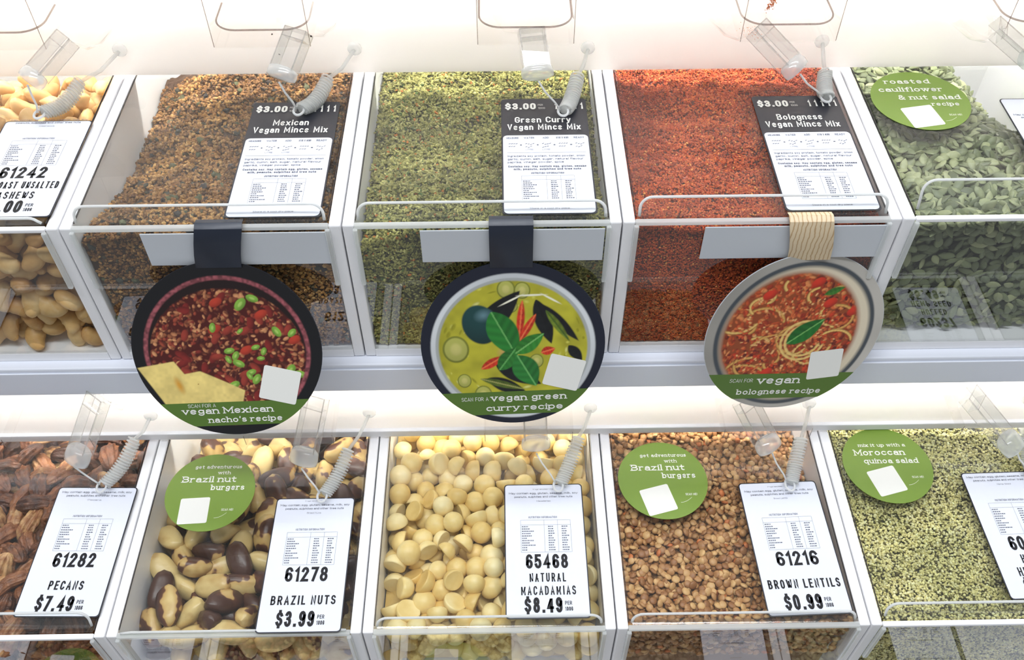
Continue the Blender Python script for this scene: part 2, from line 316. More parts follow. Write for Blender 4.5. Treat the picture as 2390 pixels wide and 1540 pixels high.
def make_bin(k, row, label, fl=.012, fl_in=.004, opaque_rail=False, group=None):
    y0, z0 = row; t = thing('acrylic_bin', label, 'bin', (k * P, y0, z0 - HB), group)
    X0, X1 = .0006, P - .0006; Z = HB
    for a, b_ in ((X0, X0 + T), (X1 - T, X1)):
        b = MB(); b.box(a, b_, 0, DEPTH, .0005, Z); bevel(b.obj('side_wall', WHITE, t), .0012)
    b = MB(); b.box(X0 + T, X1 - T, 0, DEPTH, .0005, .009); b.obj('floor_panel', WHITE, t)
    b = MB(); b.box(X0 + T, X1 - T, DEPTH - .004, DEPTH, .009, Z - .004); b.obj('rear_panel', WHITE, t)
    b = MB(); b.box(X0 + T + .0002, X1 - T - .0002, .0002, .003, .009, Z - .0035); b.obj('front_panel', CLEARFRONT, t)
    b = MB(); b.box(X0 + T, X1 - T, -.0012, .0032, Z - .0030, Z + .0004); bevel(b.obj('top_rail', WHITE if opaque_rail else RAIL, t), .0008)
    for s in (0, 1):
        a = X0 + T - .001 if s == 0 else X1 - T - .0025
        b = MB(); b.box(a, a + .0035, -.0035, -.0003, Z - .058, Z - .002); bevel(b.obj('bracket', RAIL, t), .0008)
    lid = MB(); lid.box(X0 + T + .0015, X1 - T - .0015, .004, DEPTH - .03, Z - .0005, Z + .002); lo = lid.obj('lid', CLEARLID, t)
    # raised lip of the lid with rounded shoulders
    xa, xb = X0 + T + .003, X1 - T - .003
    pts = rrect(xa, xb, -.006, fl, .0085, 6, (1, 1, 0, 0))
    hm = MB(); hm.prism([(u, v) for u, v in pts], lambda u, v, w: (u, fl_in + v * .25 - w, Z + .001 + max(v, 0)), .0016)
    ho = hm.obj('lid_handle', CLEARLID, lo)
    arc = [(xb, .0)] + [q for q in pts if q[1] > .0005] + [(xa, .0)]
    em = MB(); em.tube([(u, fl_in + v * .25 - .0008, Z + .001 + v) for u, v in arc], .0011, 6); em.obj('handle_rim', EDGE, lo, True)  # milky white tube gives the clear edge its gathered light as colour
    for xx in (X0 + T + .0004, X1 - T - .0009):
        sm = MB(); sm.box(xx, xx + .0005, .006, DEPTH - .03, Z - .001, Z + .0004); sm.obj('lid_gap_shade', GAP_SHADE, lo)  # dark strip stands in for the shade in the gap beside the lid
    return t
GU, GL = 'acrylic bins in the upper row', 'acrylic bins in the lower row'
make_bin(-1, UP, 'clear fronted bin of whole cashews at the left end of the upper shelf', .004, .006, True, GU)
make_bin(0, UP, 'clear fronted bin of brown vegan mince mix with black flecks', .0125, .006, False, GU)
make_bin(1, UP, 'clear fronted bin of green curry mince mix', .0125, .006, False, GU)
make_bin(2, UP, 'clear fronted bin of orange bolognese mince mix', .0145, .006, False, GU)
make_bin(3, UP, 'clear fronted bin of green pumpkin seeds with thick white front rail', .022, .010, True, GU)
make_bin(4, UP, 'empty looking bin past the right end of the upper shelf', .012, .006, False, GU)
make_bin(-1, LO, 'clear fronted bin of pecan halves at the left end of the lower shelf', .0155, .010, True, GL)
make_bin(0, LO, 'clear fronted bin of brazil nuts with a green round sticker', .0012, .003, False, GL)
make_bin(1, LO, 'clear fronted bin of pale macadamias on the lower shelf', .009, .006, False, GL)
make_bin(2, LO, 'clear fronted bin of small brown lentils on the lower shelf', .009, .006, False, GL)
make_bin(3, LO, 'clear fronted bin of speckled hulled hemp seed on the lower shelf', .014, .008, True, GL)
make_bin(-2, LO, 'bin past the left end of the lower shelf', .012, .006, False, GL)
make_bin(-2, UP, 'bin past the left end of the upper shelf', .012, .006, False, GU)
make_bin(4, LO, 'bin past the right end of the lower shelf', .012, .006, False, GL)

# ------------------------------------------------------------------ contents
def ico(sub):
    bm = bmesh.new(); bmesh.ops.create_icosphere(bm, subdivisions=sub, radius=1)
    v = np.array([p.co[:] for p in bm.verts]); f = np.array([[q.index for q in p.verts] for p in bm.faces]); bm.free(); return v, f
ICO1, ICO2, ICO3 = ico(1), ico(2), ico(3)
def rotmats(n, tilt=PI, flatn=None):
    """random turns about z, tipped by up to tilt"""
    a = RNG.uniform(0, 2 * PI, n); b = RNG.normal(0, tilt, n); c = RNG.normal(0, tilt, n)
    ca, sa, cb, sb, cc, sc = np.cos(a), np.sin(a), np.cos(b), np.sin(b), np.cos(c), np.sin(c)
    Z0 = np.zeros(n); O = np.ones(n)
    Rz = np.array([[ca, -sa, Z0], [sa, ca, Z0], [Z0, Z0, O]]).transpose(2, 0, 1)
    Ry = np.array([[cb, Z0, sb], [Z0, O, Z0], [-sb, Z0, cb]]).transpose(2, 0, 1)
    Rx = np.array([[O, Z0, Z0], [Z0, cc, -sc], [Z0, sc, cc]]).transpose(2, 0, 1)
    return Ry @ Rx @ Rz
FRONT_R = np.array([[1, 0, 0], [0, 0, 1], [0, -1, 0]], float).T   # lays a flat piece against the front sheet
def big_mesh(name, shapes, pos, R_, scl, cols=None, mat=None, extra=None, smooth=True):
    """one mesh of many small pieces; shapes: list of (verts, tris) variants"""
    n = len(pos); kinds = RNG.integers(0, len(shapes), n); V = []; Fc = []; C = []; off = 0
    for s, (sv, sf) in enumerate(shapes):
        ii = np.where(kinds == s)[0]
        if not len(ii): continue
        vv = np.einsum('nij,nvj->nvi', R_[ii], sv[None] * scl[ii][:, None, :]) + pos[ii][:, None, :]
        V.append(vv.reshape(-1, 3)); Fc.append((sf[None] + (np.arange(len(ii)) * len(sv))[:, None, None] + off).reshape(-1, 3)); off += len(ii) * len(sv)
        if cols is not None: C.append(np.repeat(cols[ii], len(sv), 0))
    if extra is not None:
        ev, ef, ec = extra; V.append(ev); Fc.append(ef + off)
        if cols is not None: C.append(np.broadcast_to(ec, (len(ev), 3)))
    V = np.concatenate(V); Fc = np.concatenate(Fc); me = bpy.data.meshes.new(name)
    me.vertices.add(len(V)); me.vertices.foreach_set('co', V.astype(np.float32).ravel())
    me.loops.add(Fc.size); me.loops.foreach_set('vertex_index', Fc.astype(np.int32).ravel())
    me.polygons.add(len(Fc)); me.polygons.foreach_set('loop_start', np.arange(0, Fc.size, 3, dtype=np.int32))
    me.polygons.foreach_set('use_smooth', np.ones(len(Fc), bool) if smooth else np.zeros(len(Fc), bool)); me.update(calc_edges=True)
    if cols is not None:
        C = np.concatenate(C); at = me.color_attributes.new('Col', 'FLOAT_COLOR', 'POINT')
        at.data.foreach_set('color', np.concatenate([C, np.ones((len(C), 1))], 1).astype(np.float32).ravel())
    return mk(name, me, mat)
def core(x0, x1, y0, y1, zf, h, drop, inset, n=90):
    """lumpy solid below the outer pieces, so no gap looks empty"""
    xs = np.linspace(x0, x1, n); ys = np.linspace(y0 + inset, y1, n); X, Y = np.meshgrid(xs, ys)
    Z = h(X, Y) - drop; top = np.stack([X, Y, Z], -1).reshape(-1, 3)
    i = np.arange(n * n).reshape(n, n); q = np.stack([i[:-1, :-1], i[:-1, 1:], i[1:, 1:], i[1:, :-1]], -1).reshape(-1, 4)
    f = np.concatenate([q[:, [0, 1, 2]], q[:, [0, 2, 3]]])
    fr = top[:n].copy(); bt = fr.copy(); bt[:, 2] = zf; k = n * n
    V = np.concatenate([top, bt]); j = np.arange(n - 1)
    f2 = np.concatenate([np.stack([k + j, k + j + 1, j + 1], -1), np.stack([k + j, j + 1, j], -1)])
    return V, np.concatenate([f, f2])
def palette(n, items, var=.12):
    w = np.array([i[0] for i in items], float); c = np.array([lin(i[1]) for i in items])
    k = RNG.choice(len(items), n, p=w / w.sum()); return np.clip(c[k] * (1 + RNG.normal(0, var, (n, 1))), .003, 1)
def vnoise(X, Y, s, seed):
    """smooth value noise"""
    r = np.random.default_rng(seed); G = r.uniform(-1, 1, (64, 64)); u = X * s + 20; v = Y * s + 20
    iu = np.floor(u).astype(int); iv = np.floor(v).astype(int); fu = u - iu; fv = v - iv
    fu = fu * fu * (3 - 2 * fu); fv = fv * fv * (3 - 2 * fv); g = lambda a, b: G[a % 64, b % 64]
    return (g(iu, iv) * (1 - fu) + g(iu + 1, iv) * fu) * (1 - fv) + (g(iu, iv + 1) * (1 - fu) + g(iu + 1, iv + 1) * fu) * fv
def gbump(X, Y, cx, cy, sx, sy): return np.exp(-((X - cx) / sx) ** 2 - ((Y - cy) / sy) ** 2)
IN = T + .0012
def extents(k, row): return k * P + IN, (k + 1) * P - IN, row[0] + .0035, row[0] + .255, row[1] - HB + .0105

def grains(name, label, k, row, h, d, items, sx=(1, 1, 1), group=None, layers=1.6, chunks=None, corecol=(60, 40, 25), flat=False, shape=None, front=True, var=.14, patch=None):
    """a heap of small grains: one lumpy heap that nobody could count"""
    x0, x1, y0, y1, zf = extents(k, row); vis_y1 = row[0] + .23
    n = int((x1 - x0) * (vis_y1 - y0) / (d * d * .62) * layers)
    x = RNG.uniform(x0 + d * .5, x1 - d * .5, n); y = RNG.uniform(y0 + d * .5, vis_y1, n)
    z = h(x, y) - RNG.uniform(0, 1, n) ** 1.5 * d * 1.3
    pos = [np.stack([x, y, z], -1)]; Rr = [rotmats(n, .5)]
    if front:
        nf = int((x1 - x0) * .15 / (d * d * .55))
        x = RNG.uniform(x0 + d * .5, x1 - d * .5, nf); y = y0 + d * .35 + RNG.uniform(0, 1, nf) * d * .5; hz = h(x, y)
        z = zf + d * .4 + RNG.uniform(0, 1, nf) * (hz - zf - d * .4)
        pos.append(np.stack([x, y, z], -1)); Rr.append(FRONT_R[None] @ rotmats(nf, .45))
    pos = np.concatenate(pos); Rr = np.concatenate(Rr); N = len(pos)
    scl = d * .5 * np.array(sx)[None] * RNG.uniform(.7, 1.35, (N, 3)); cols = palette(N, items, var)
    if patch:
        w_ = np.clip(.5 + .9 * vnoise(pos[:, 0], pos[:, 1] - pos[:, 2] * .8, patch[0], 77) + .5 * vnoise(pos[:, 0], pos[:, 1] - pos[:, 2] * .8, patch[0] * 3, 78), 0, 1)[:, None]; cols = cols * (1 - w_ + w_ * np.array(patch[1]))
    if chunks:
        m_ = RNG.random(N) < chunks[0]; scl[m_] *= chunks[1]; cols[m_] = palette(int(m_.sum()), chunks[2], .2)
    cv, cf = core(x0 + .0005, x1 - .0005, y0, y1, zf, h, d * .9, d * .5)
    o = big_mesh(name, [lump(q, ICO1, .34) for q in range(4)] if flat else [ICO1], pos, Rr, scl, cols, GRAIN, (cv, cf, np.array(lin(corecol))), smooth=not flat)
    return tag(o, label, 'food', group, 'stuff')

def relax(x0, x1, y0, y1, zf, h, r, layers=2.6, frontd=2.4, it=70, zmin_front=None, dens=.58, seed=1):
    """random close packing of balls of radius r in the shell of the heap one can see"""
    g = np.random.default_rng(seed); D = y1 - y0; zb = zf if zmin_front is None else zmin_front
    Vt = (x1 - x0) * D * layers * 2 * r; Vf = (x1 - x0) * frontd * 2 * r * max(.02, (-zb + h(np.array([(x0 + x1) / 2]), np.array([y0 + .02]))[0]) - layers * 2 * r)
    vb = 4 / 3 * PI * r ** 3; nt_ = int(Vt * dens / vb); nf = int(Vf * dens / vb)
    px = g.uniform(x0 + r, x1 - r, nt_ + nf); py = np.concatenate([g.uniform(y0 + r, y1, nt_), g.uniform(y0 + r, y0 + frontd * 2 * r, nf)])
    top = h(px, py); lo = np.concatenate([top[:nt_] - layers * 2 * r, np.full(nf, zb)])
    hi = np.concatenate([top[:nt_], top[nt_:] - layers * 2 * r]); pz = lo + (hi - lo) * g.random(nt_ + nf)
    p = np.stack([px, py, pz], -1); n = len(p); u = g.uniform(-.6, .25, n) * r; isf = np.arange(n) >= nt_
    for _ in range(it):
        d = p[:, None] - p[None]; L = np.sqrt((d ** 2).sum(-1)) + np.eye(n) * 9; ov = np.clip(2 * r * .97 - L, 0, None)
        mv = (d / L[..., None] * ov[..., None]).sum(1) * .28; p += np.clip(mv, -r * .5, r * .5)
        p[:, 2] -= .0002
        p[:, 0] = np.clip(p[:, 0], x0 + r * .95, x1 - r * .95); p[:, 1] = np.clip(p[:, 1], y0 + r * .98, y1 + .01)
        t = h(p[:, 0], p[:, 1]); infront = p[:, 1] < y0 + frontd * 2 * r
        lo = np.where(infront | isf, zb + r, t - layers * 2 * r); p[:, 2] = np.clip(p[:, 2], lo, t - r + u)
    return p
def np_mesh(name, v, f, mat, smooth=True):
    me = bpy.data.meshes.new(name); me.from_pydata(v.tolist(), [], f.tolist()); me.materials.append(mat)
    me.polygons.foreach_set('use_smooth', [smooth] * len(me.polygons)); me.update(); return me
def to_euler(Rm): return Matrix(Rm.tolist()).to_euler()
def nuts(name, label, cat, group, k, row, h, r, shapes, size, mat, tilt=.6, seed=1, layers=2.4, vis=300, zmin_front=None, low=None, frontd=2., corecol=None, extra_label=None, tiltf=None, dens=.58, y1=None):
    """every nut one can see is an object; those past the limit are one heap"""
    x0, x1, y0, yy, zf = extents(k, row); y1 = y1 or row[0] + .225
    p = relax(x0, x1, y0, y1, zf, h, r, layers, frontd, 60, zmin_front, dens, seed); n = len(p)
    dep = np.minimum(h(p[:, 0], p[:, 1]) - p[:, 2], (p[:, 1] - y0) * 1.0 + .004)
    order = np.argsort(dep + (p[:, 1] - row[0]).clip(0) * .06); R_ = rotmats(n, tilt)
    fm = (p[:, 1] - y0 < r * 1.6) & (h(p[:, 0], p[:, 1]) - p[:, 2] > 2.2 * r)
    R_[fm] = FRONT_R[None] @ rotmats(int(fm.sum()), tilt if tiltf is None else tiltf)
    meshes = [np_mesh(name, v * np.array(size), f, mat) for v, f in shapes]; sc = RNG.uniform(.88, 1.1, n)
    for q, i in enumerate(order[:vis]):
        o = bpy.data.objects.new(name, meshes[q % len(meshes)]); COL.objects.link(o)
        o.location = p[i]; o.rotation_euler = to_euler(R_[i]); o.scale = (sc[i],) * 3; tag(o, label, cat, group)
    rest = order[vis:]
    cv, cf = core(x0 + .0005, x1 - .0005, y0, yy, zf, h, r * 4.2, r * 3.4)
    o = big_mesh(name + '_heap', low or shapes, p[rest], R_[rest], np.array(size)[None] * sc[rest][:, None], None, mat, (cv, cf, None))
    tag(o, extra_label or ('deeper ' + group), cat, group, 'stuff'); return n

# shapes --------------------------------------------------------------------------------
def sweep(nu, nv, prof, path, cross=None):
    """closed blob swept along a path; prof radius(s), path(s) -> xyz offset, cross(a) radial factor"""
    V = []; F = []
    for i in range(nu + 1):
        s = i / nu; r = prof(s); c = path(s)
        for j in range(nv):
            a = 2 * PI * j / nv; kx = cross(a, s) if cross else (1, 1)
            V.append((c[0], c[1] + r * math.cos(a) * kx[0], c[2] + r * math.sin(a) * kx[1]))
    for i in range(nu):
        for j in range(nv):
            a, b_, c_, d = i * nv + j, i * nv + (j + 1) % nv, (i + 1) * nv + (j + 1) % nv, (i + 1) * nv + j
            F += [(a, c_, b_), (a, d, c_)]
    return np.array(V), np.array(F)
def round_prof(p=2.): return lambda s: max(.02, (1 - abs(2 * s - 1) ** p) ** (1 / p))
def bend(v, k):
    """bend a shape lying along x around z"""
    if abs(k) < 1e-6: return v
    o = v.copy(); R0 = 1 / k; th = v[:, 0] / R0; o[:, 0] = (R0 - v[:, 1]) * np.sin(th); o[:, 1] = R0 - (R0 - v[:, 1]) * np.cos(th); o[:, 1] -= .25 * k; return o
def cashew(nu=16, nv=10, k=1.35, asym=.18):
    pr = round_prof(2.6); v, f = sweep(nu, nv, lambda s: pr(s) * (.38 + asym * math.sin(s * PI) - .1 * (s - .5)), lambda s: (2 * s - 1, 0, 0)); v[:, 2] *= .85
    return bend(v, k), f
def brazil(nu=14, nv=12, k=.45, tw=.0):
    pr = round_prof(2.2)
    v, f = sweep(nu, nv, lambda s: pr(s) * .52, lambda s: (2 * s - 1, 0, 0), lambda a, s: (1 + .16 * math.cos(3 * a), 1 + .16 * math.cos(3 * a))); return bend(v, k), f
def pecan(nu=26, nv=36, seed=0):
    r = random.Random(seed); pr = round_prof(2.4); ph = r.uniform(0, 6)
    def cr(a, s):
        up = math.sin(a); g = 1 + .12 * math.cos(10 * a + .9 * math.sin(7 * s + ph)) * (1 if up > -.3 else .3) - (.40 * math.exp(-((a - PI / 2) / .16) ** 2)) + .05 * math.sin(23 * s + 2 * a + ph)
        return (g, g * (1 if up > 0 else .45))
    v, f = sweep(nu, nv, lambda s: pr(s) * .46, lambda s: (2 * s - 1, 0, .03 * math.sin(6 * s)), cr); v[:, 2] -= .22 * v[:, 0] ** 2; return v, f
def seed_shape(nu=8, nv=8):
    v, f = sweep(nu, nv, lambda s: max(.02, math.sin(PI * s ** .82)) ** .75 * .56, lambda s: (2 * s - 1, 0, 0)); v[:, 2] *= .40; return v, f
def maca(kind):
    v, f = ICO3; v = v.copy()
    if kind == 'half': v[:, 2] = np.maximum(v[:, 2], -.12) ; v[:, 2] = np.where(v[:, 2] <= -.119, -.12 + .0 * v[:, 0] - .03 * (1 - (v[:, 0] ** 2 + v[:, 1] ** 2)) * -1, v[:, 2])
    if kind == 'dent': v *= (1 + .06 * np.sin(3 * v[:, :1] + 1)) ; v[:, 0] *= 1.08
    if kind == 'chip': v[:, 0] = np.minimum(v[:, 0], .35 + .1 * v[:, 1])
    return v, f
def lump(seed, sub=ICO2, a=.18):
    g = np.random.default_rng(seed); v, f = sub; w = g.normal(0, 1, (3, 3)); return v * (1 + a * np.sin(2.2 * v @ w).sum(1, keepdims=True) / 2), f
LENS = (ICO1[0] * np.array([1, 1, .44]), ICO1[1]); LENS2 = (ICO2[0] * np.array([1, 1, .44]), ICO2[1])
macs = [maca('full'), maca('half'), maca('dent'), maca('half'), maca('chip'), maca('half')]
lowm = [(ICO2[0], ICO2[1]), (np.column_stack([ICO2[0][:, :2], np.maximum(ICO2[0][:, 2], -.1)]), ICO2[1])]

# upper row
hU = lambda f: (lambda x, y: f(x - 0, y))
def h_cash(x, y): return -.006 - .012 * np.clip((y - .0) / .2, 0, 1) + .003 * vnoise(x, y, 40, 3)
def h_mex(x, y): return np.minimum(-.016 - .03 * np.exp(-((x - .008) / .05) ** 2) * np.clip(y / .12, 0, 1) - .014 * gbump(x, y, .09, .1, .05, .04) + .008 * gbump(x, y, .06, .02, .05, .035) + .004 * gbump(x, y, .1, .2, .1, .03) + .0042 * vnoise(x, y, 60, 5) + .0034 * vnoise(x, y, 150, 6) + .0014 * vnoise(x, y, 330, 16), -.004)
def h_cur(x, y): return np.minimum(-.017 - .01 * gbump(x, y, .3, .12, .05, .03) + .011 * gbump(x, y, .25, .035, .03, .03) + .003 * gbump(x, y, .32, .2, .1, .04) - .01 * np.exp(-((x - .208) / .02) ** 2) + .0035 * vnoise(x, y, 50, 8) + .0026 * vnoise(x, y, 130, 9) + .0012 * vnoise(x, y, 300, 19), -.004)
def h_bol(x, y): return np.minimum(-.010 - .01 * gbump(x, y, .5, .06, .045, .04) - .008 * gbump(x, y, .46, .14, .06, .012) + .004 * gbump(x, y, .44, .05, .03, .03) + .0032 * vnoise(x, y, 55, 11) + .0022 * vnoise(x, y, 150, 12) + .0011 * vnoise(x, y, 330, 13), -.003)
def h_pump(x, y): return -.010 - .006 * np.clip(y / .15, 0, 1) - .09 * np.clip((x - .70) / .09, 0, 1) * np.clip((y - .10) / .09, 0, 1) + .003 * vnoise(x, y, 45, 14)
nuts('cashew', 'whole ivory cashew lying in the heap in the left end bin', 'nut', 'cashews in the upper left bin', -1, UP, h_cash, .0086, [cashew(), cashew(k=1.1, asym=.22), cashew(k=1.55)], (.0135, .0135, .0135), CASH, .7, 3, 2.4, 300, None, [cashew(8, 6), cashew(8, 6, 1.1)], 2.0, tiltf=.5, dens=.66)
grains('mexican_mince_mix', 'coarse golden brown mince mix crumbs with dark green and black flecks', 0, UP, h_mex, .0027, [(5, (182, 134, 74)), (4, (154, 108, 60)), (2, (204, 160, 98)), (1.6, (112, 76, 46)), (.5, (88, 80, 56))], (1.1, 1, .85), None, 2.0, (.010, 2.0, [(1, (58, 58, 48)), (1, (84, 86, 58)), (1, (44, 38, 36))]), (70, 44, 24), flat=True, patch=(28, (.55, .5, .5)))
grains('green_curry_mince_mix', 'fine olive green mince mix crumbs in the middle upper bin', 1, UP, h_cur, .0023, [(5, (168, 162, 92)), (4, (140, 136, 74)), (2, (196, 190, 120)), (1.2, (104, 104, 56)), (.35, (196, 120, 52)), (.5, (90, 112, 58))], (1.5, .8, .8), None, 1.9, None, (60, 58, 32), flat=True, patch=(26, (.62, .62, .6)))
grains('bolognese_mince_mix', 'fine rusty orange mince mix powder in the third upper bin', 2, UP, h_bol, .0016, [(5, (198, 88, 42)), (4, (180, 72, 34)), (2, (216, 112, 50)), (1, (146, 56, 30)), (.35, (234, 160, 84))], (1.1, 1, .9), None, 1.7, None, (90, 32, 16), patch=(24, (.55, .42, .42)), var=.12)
def piece_heap(name, heapname, label, group, cat, k, row, h, size, shapes, mat, n300, lowshape, spacing, layers, tilt, zjit, seed, xsp=1., front_z=None):
    x0, x1, y0, yy, zf = extents(k, row); vis = row[0] + .225; g = np.random.default_rng(seed)
    L = max(size); pos = []; Rr = []
    for l in range(layers):
        nx = int((x1 - x0 - L) / (spacing * xsp)); ny = int((vis - y0) / spacing); X, Y = np.meshgrid(np.linspace(x0 + L * .75, x1 - L * .75, nx), np.linspace(y0 + L * .7, vis, ny))
        X = X + (np.arange(ny) % 2)[:, None] * spacing * .5 * xsp - spacing * .25; X = (X + g.uniform(-.45, .45, X.shape) * spacing).clip(x0 + L * .7, x1 - L * .7); Y = (Y + g.uniform(-.45, .45, X.shape) * spacing).clip(y0 + L * .6, None)
        Z = h(X, Y) - l * zjit * .95 + g.uniform(-1, .35, X.shape) * zjit * .5; pos.append(np.stack([X, Y, Z], -1).reshape(-1, 3)); Rr.append(rotmats(X.size, tilt))
    fz = zf if front_z is None else front_z
    for l in range(2):
        nx = int((x1 - x0 - L) / (spacing * xsp)); nz = int((h(np.array([x0 + .05]), np.array([y0]))[0] - fz) / spacing); X, Z = np.meshgrid(np.linspace(x0 + L * .75, x1 - L * .75, nx), np.linspace(fz + size[1] * .8, 0, nz))
        hz = h(X, np.full(X.shape, y0 + .003)); Z = Z / 1.; Z = fz + size[1] * .8 + (np.linspace(0, 1, nz)[:, None]) * (hz - fz - size[1] * 1.2)
        X = (X + g.uniform(-.45, .45, X.shape) * spacing).clip(x0 + L * .7, x1 - L * .7); Z = (Z + g.uniform(-.45, .45, X.shape) * spacing).clip(fz + size[1] * .8, None)
        Y = y0 + size[2] * 1.3 + l * size[2] * 2 + g.uniform(0, 1, X.shape) * size[2]; pos.append(np.stack([X, Y, Z], -1).reshape(-1, 3)); Rr.append(FRONT_R[None] @ rotmats(X.size, tilt * .6))
    p = np.concatenate(pos); R_ = np.concatenate(Rr); n = len(p)
    top = h(p[:, 0], p[:, 1]) - p[:, 2]; dep = np.minimum(np.abs(top), .002 + (p[:, 1] - y0) * .5)
    hidden = (p[:, 0] > k * P + .115) & (p[:, 0] < k * P + .188) & (p[:, 1] < row[0] + .145)
    order = np.argsort(dep + (p[:, 1] - row[0]) * .02 + hidden * 1.); meshes = [np_mesh(name, v * np.array(size), f, mat) for v, f in shapes]; sc = g.uniform(.85, 1.12, n)
    for q, i in enumerate(order[:n300]):
        o = bpy.data.objects.new(name, meshes[q % len(meshes)]); COL.objects.link(o); o.location = p[i]; o.rotation_euler = to_euler(R_[i]); o.scale = (sc[i],) * 3; tag(o, label, cat, group)
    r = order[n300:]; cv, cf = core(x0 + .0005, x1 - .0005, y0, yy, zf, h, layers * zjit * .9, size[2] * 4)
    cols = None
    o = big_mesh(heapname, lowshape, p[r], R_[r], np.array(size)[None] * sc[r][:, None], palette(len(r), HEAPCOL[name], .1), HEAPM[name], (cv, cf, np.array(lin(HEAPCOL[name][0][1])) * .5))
    tag(o, 'the rest of the ' + group, cat, group, 'stuff')
HEAPCOL = {'pumpkin_seed': [(4, (120, 128, 90)), (3, (100, 108, 74)), (2, (154, 158, 116))], 'lentil': [(4, (184, 134, 84)), (3, (160, 110, 64)), (3, (210, 166, 112)), (.6, (196, 112, 58))]}
GRAINS = col_mat('seed_colours', .42, bump=.15, bs=500, spec=.4)
HEAPM = {'pumpkin_seed': GRAINS, 'lentil': GRAINS}
piece_heap('pumpkin_seed', 'pumpkin_seed_heap', 'flat green pumpkin seed lying in the right end upper bin', 'pumpkin seeds in the upper right bin', 'seed', 3, UP, h_pump, (.0062, .0062, .0062), [seed_shape(14, 14)], SEEDM, 300, [seed_shape(8, 8)], .0058, 3, .42, .0034, 5, 1.2)
# lower row
zl = LO[1]
def h_pec(x, y): return zl - .010 - .01 * np.clip((y - LO[0]) / .2, 0, 1) + .003 * vnoise(x, y, 40, 21)
def h_brz(x, y): return zl - .016 - .016 * np.clip((y - LO[0]) / .2, 0, 1) + .004 * vnoise(x, y, 30, 22)
def h_mac(x, y): return zl - .010 - .004 * np.clip((y - LO[0]) / .2, 0, 1) + .003 * vnoise(x, y, 40, 23)
def h_len(x, y): return zl - .011 - .03 * np.clip((x - .53) / .06, 0, 1) * np.clip((y - LO[0] - .06) / .12, 0, 1) + .002 * vnoise(x, y, 50, 24)
def h_hemp(x, y): return zl - .010 + .0025 * vnoise(x, y, 50, 25) + .001 * vnoise(x, y, 150, 26)
FZ = zl - .075
nuts('pecan_half', 'ridged brown pecan half lying in the left end lower bin', 'nut', 'pecans in the lower left bin', -1, LO, h_pec, .0094, [pecan(seed=1), pecan(seed=2), pecan(seed=3)], (.0175, .0175, .0175), PECAN, .6, 5, 2.4, 300, FZ, [pecan(14, 16, 1)], 2.0, dens=.66)
nuts('brazil_nut', 'brazil nut with dark brown skin and cream flesh in the sticker bin', 'nut', 'brazil nuts in the lower second bin', 0, LO, h_brz, .0108, [brazil(), brazil(k=.2), brazil(k=.6), brazil(16, 12, .35)], (.0172, .0178, .0178), BRAZ, .6, 8, 2.3, 300, FZ, [brazil(8, 8)], 2.0, dens=.62)
nuts('macadamia', 'pale cream macadamia nut lying in the middle lower bin', 'nut', 'macadamias in the lower middle bin', 1, LO, h_mac, .0090, macs, (.0096, .0096, .0096), MACA, 1.6, 9, 2.5, 300, FZ, lowm, 1.8, dens=.66)
piece_heap('lentil', 'lentil_heap', 'small round brown lentil lying in the fourth lower bin', 'brown lentils in the lower bin', 'lentil', 2, LO, h_len, (.0035, .0035, .0035), [LENS2], LENT, 300, [LENS], .0056, 3, .45, .0028, 6, 1., FZ)
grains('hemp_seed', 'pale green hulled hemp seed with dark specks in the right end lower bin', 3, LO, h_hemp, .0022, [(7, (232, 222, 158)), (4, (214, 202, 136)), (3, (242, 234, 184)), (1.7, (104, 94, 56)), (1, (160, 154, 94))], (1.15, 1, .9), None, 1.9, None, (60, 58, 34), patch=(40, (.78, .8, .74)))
# third row: seen only mirrored in the lower fronts
zt = TH[1]
tc = [(-1, [(3, (150, 96, 60)), (2, (190, 150, 100)), (1, (110, 70, 44))]), (0, [(3, (176, 120, 88)), (2, (140, 84, 60)), (2, (200, 170, 120))]), (1, [(3, (226, 216, 160)), (2, (196, 180, 118)), (1, (120, 110, 66))]), (2, [(3, (150, 118, 92)), (2, (176, 150, 120)), (1, (100, 76, 60))]), (3, [(3, (196, 184, 140)), (2, (160, 150, 104)), (1, (110, 100, 70))])]
for k, it in tc:
    make_bin(k, TH, 'lowest row bin mirrored faintly in the front of the %s bin' % ['pecan', 'brazil nut', 'macadamia', 'lentil', 'hemp seed'][k + 1], .010, .006, False, 'acrylic bins in the lowest row')
    grains('seed_mix', 'loose seeds in the lowest row, under the %s bin' % ['pecan', 'brazil nut', 'macadamia', 'lentil', 'hemp seed'][k + 1], k, TH, (lambda x, y: zt - .012 + .002 * vnoise(x, y, 50, 31)), .0055, it, (1.3, 1, .8), 'seeds in the lowest row', 1.5, None, (90, 70, 50), front=False)
print('contents done')

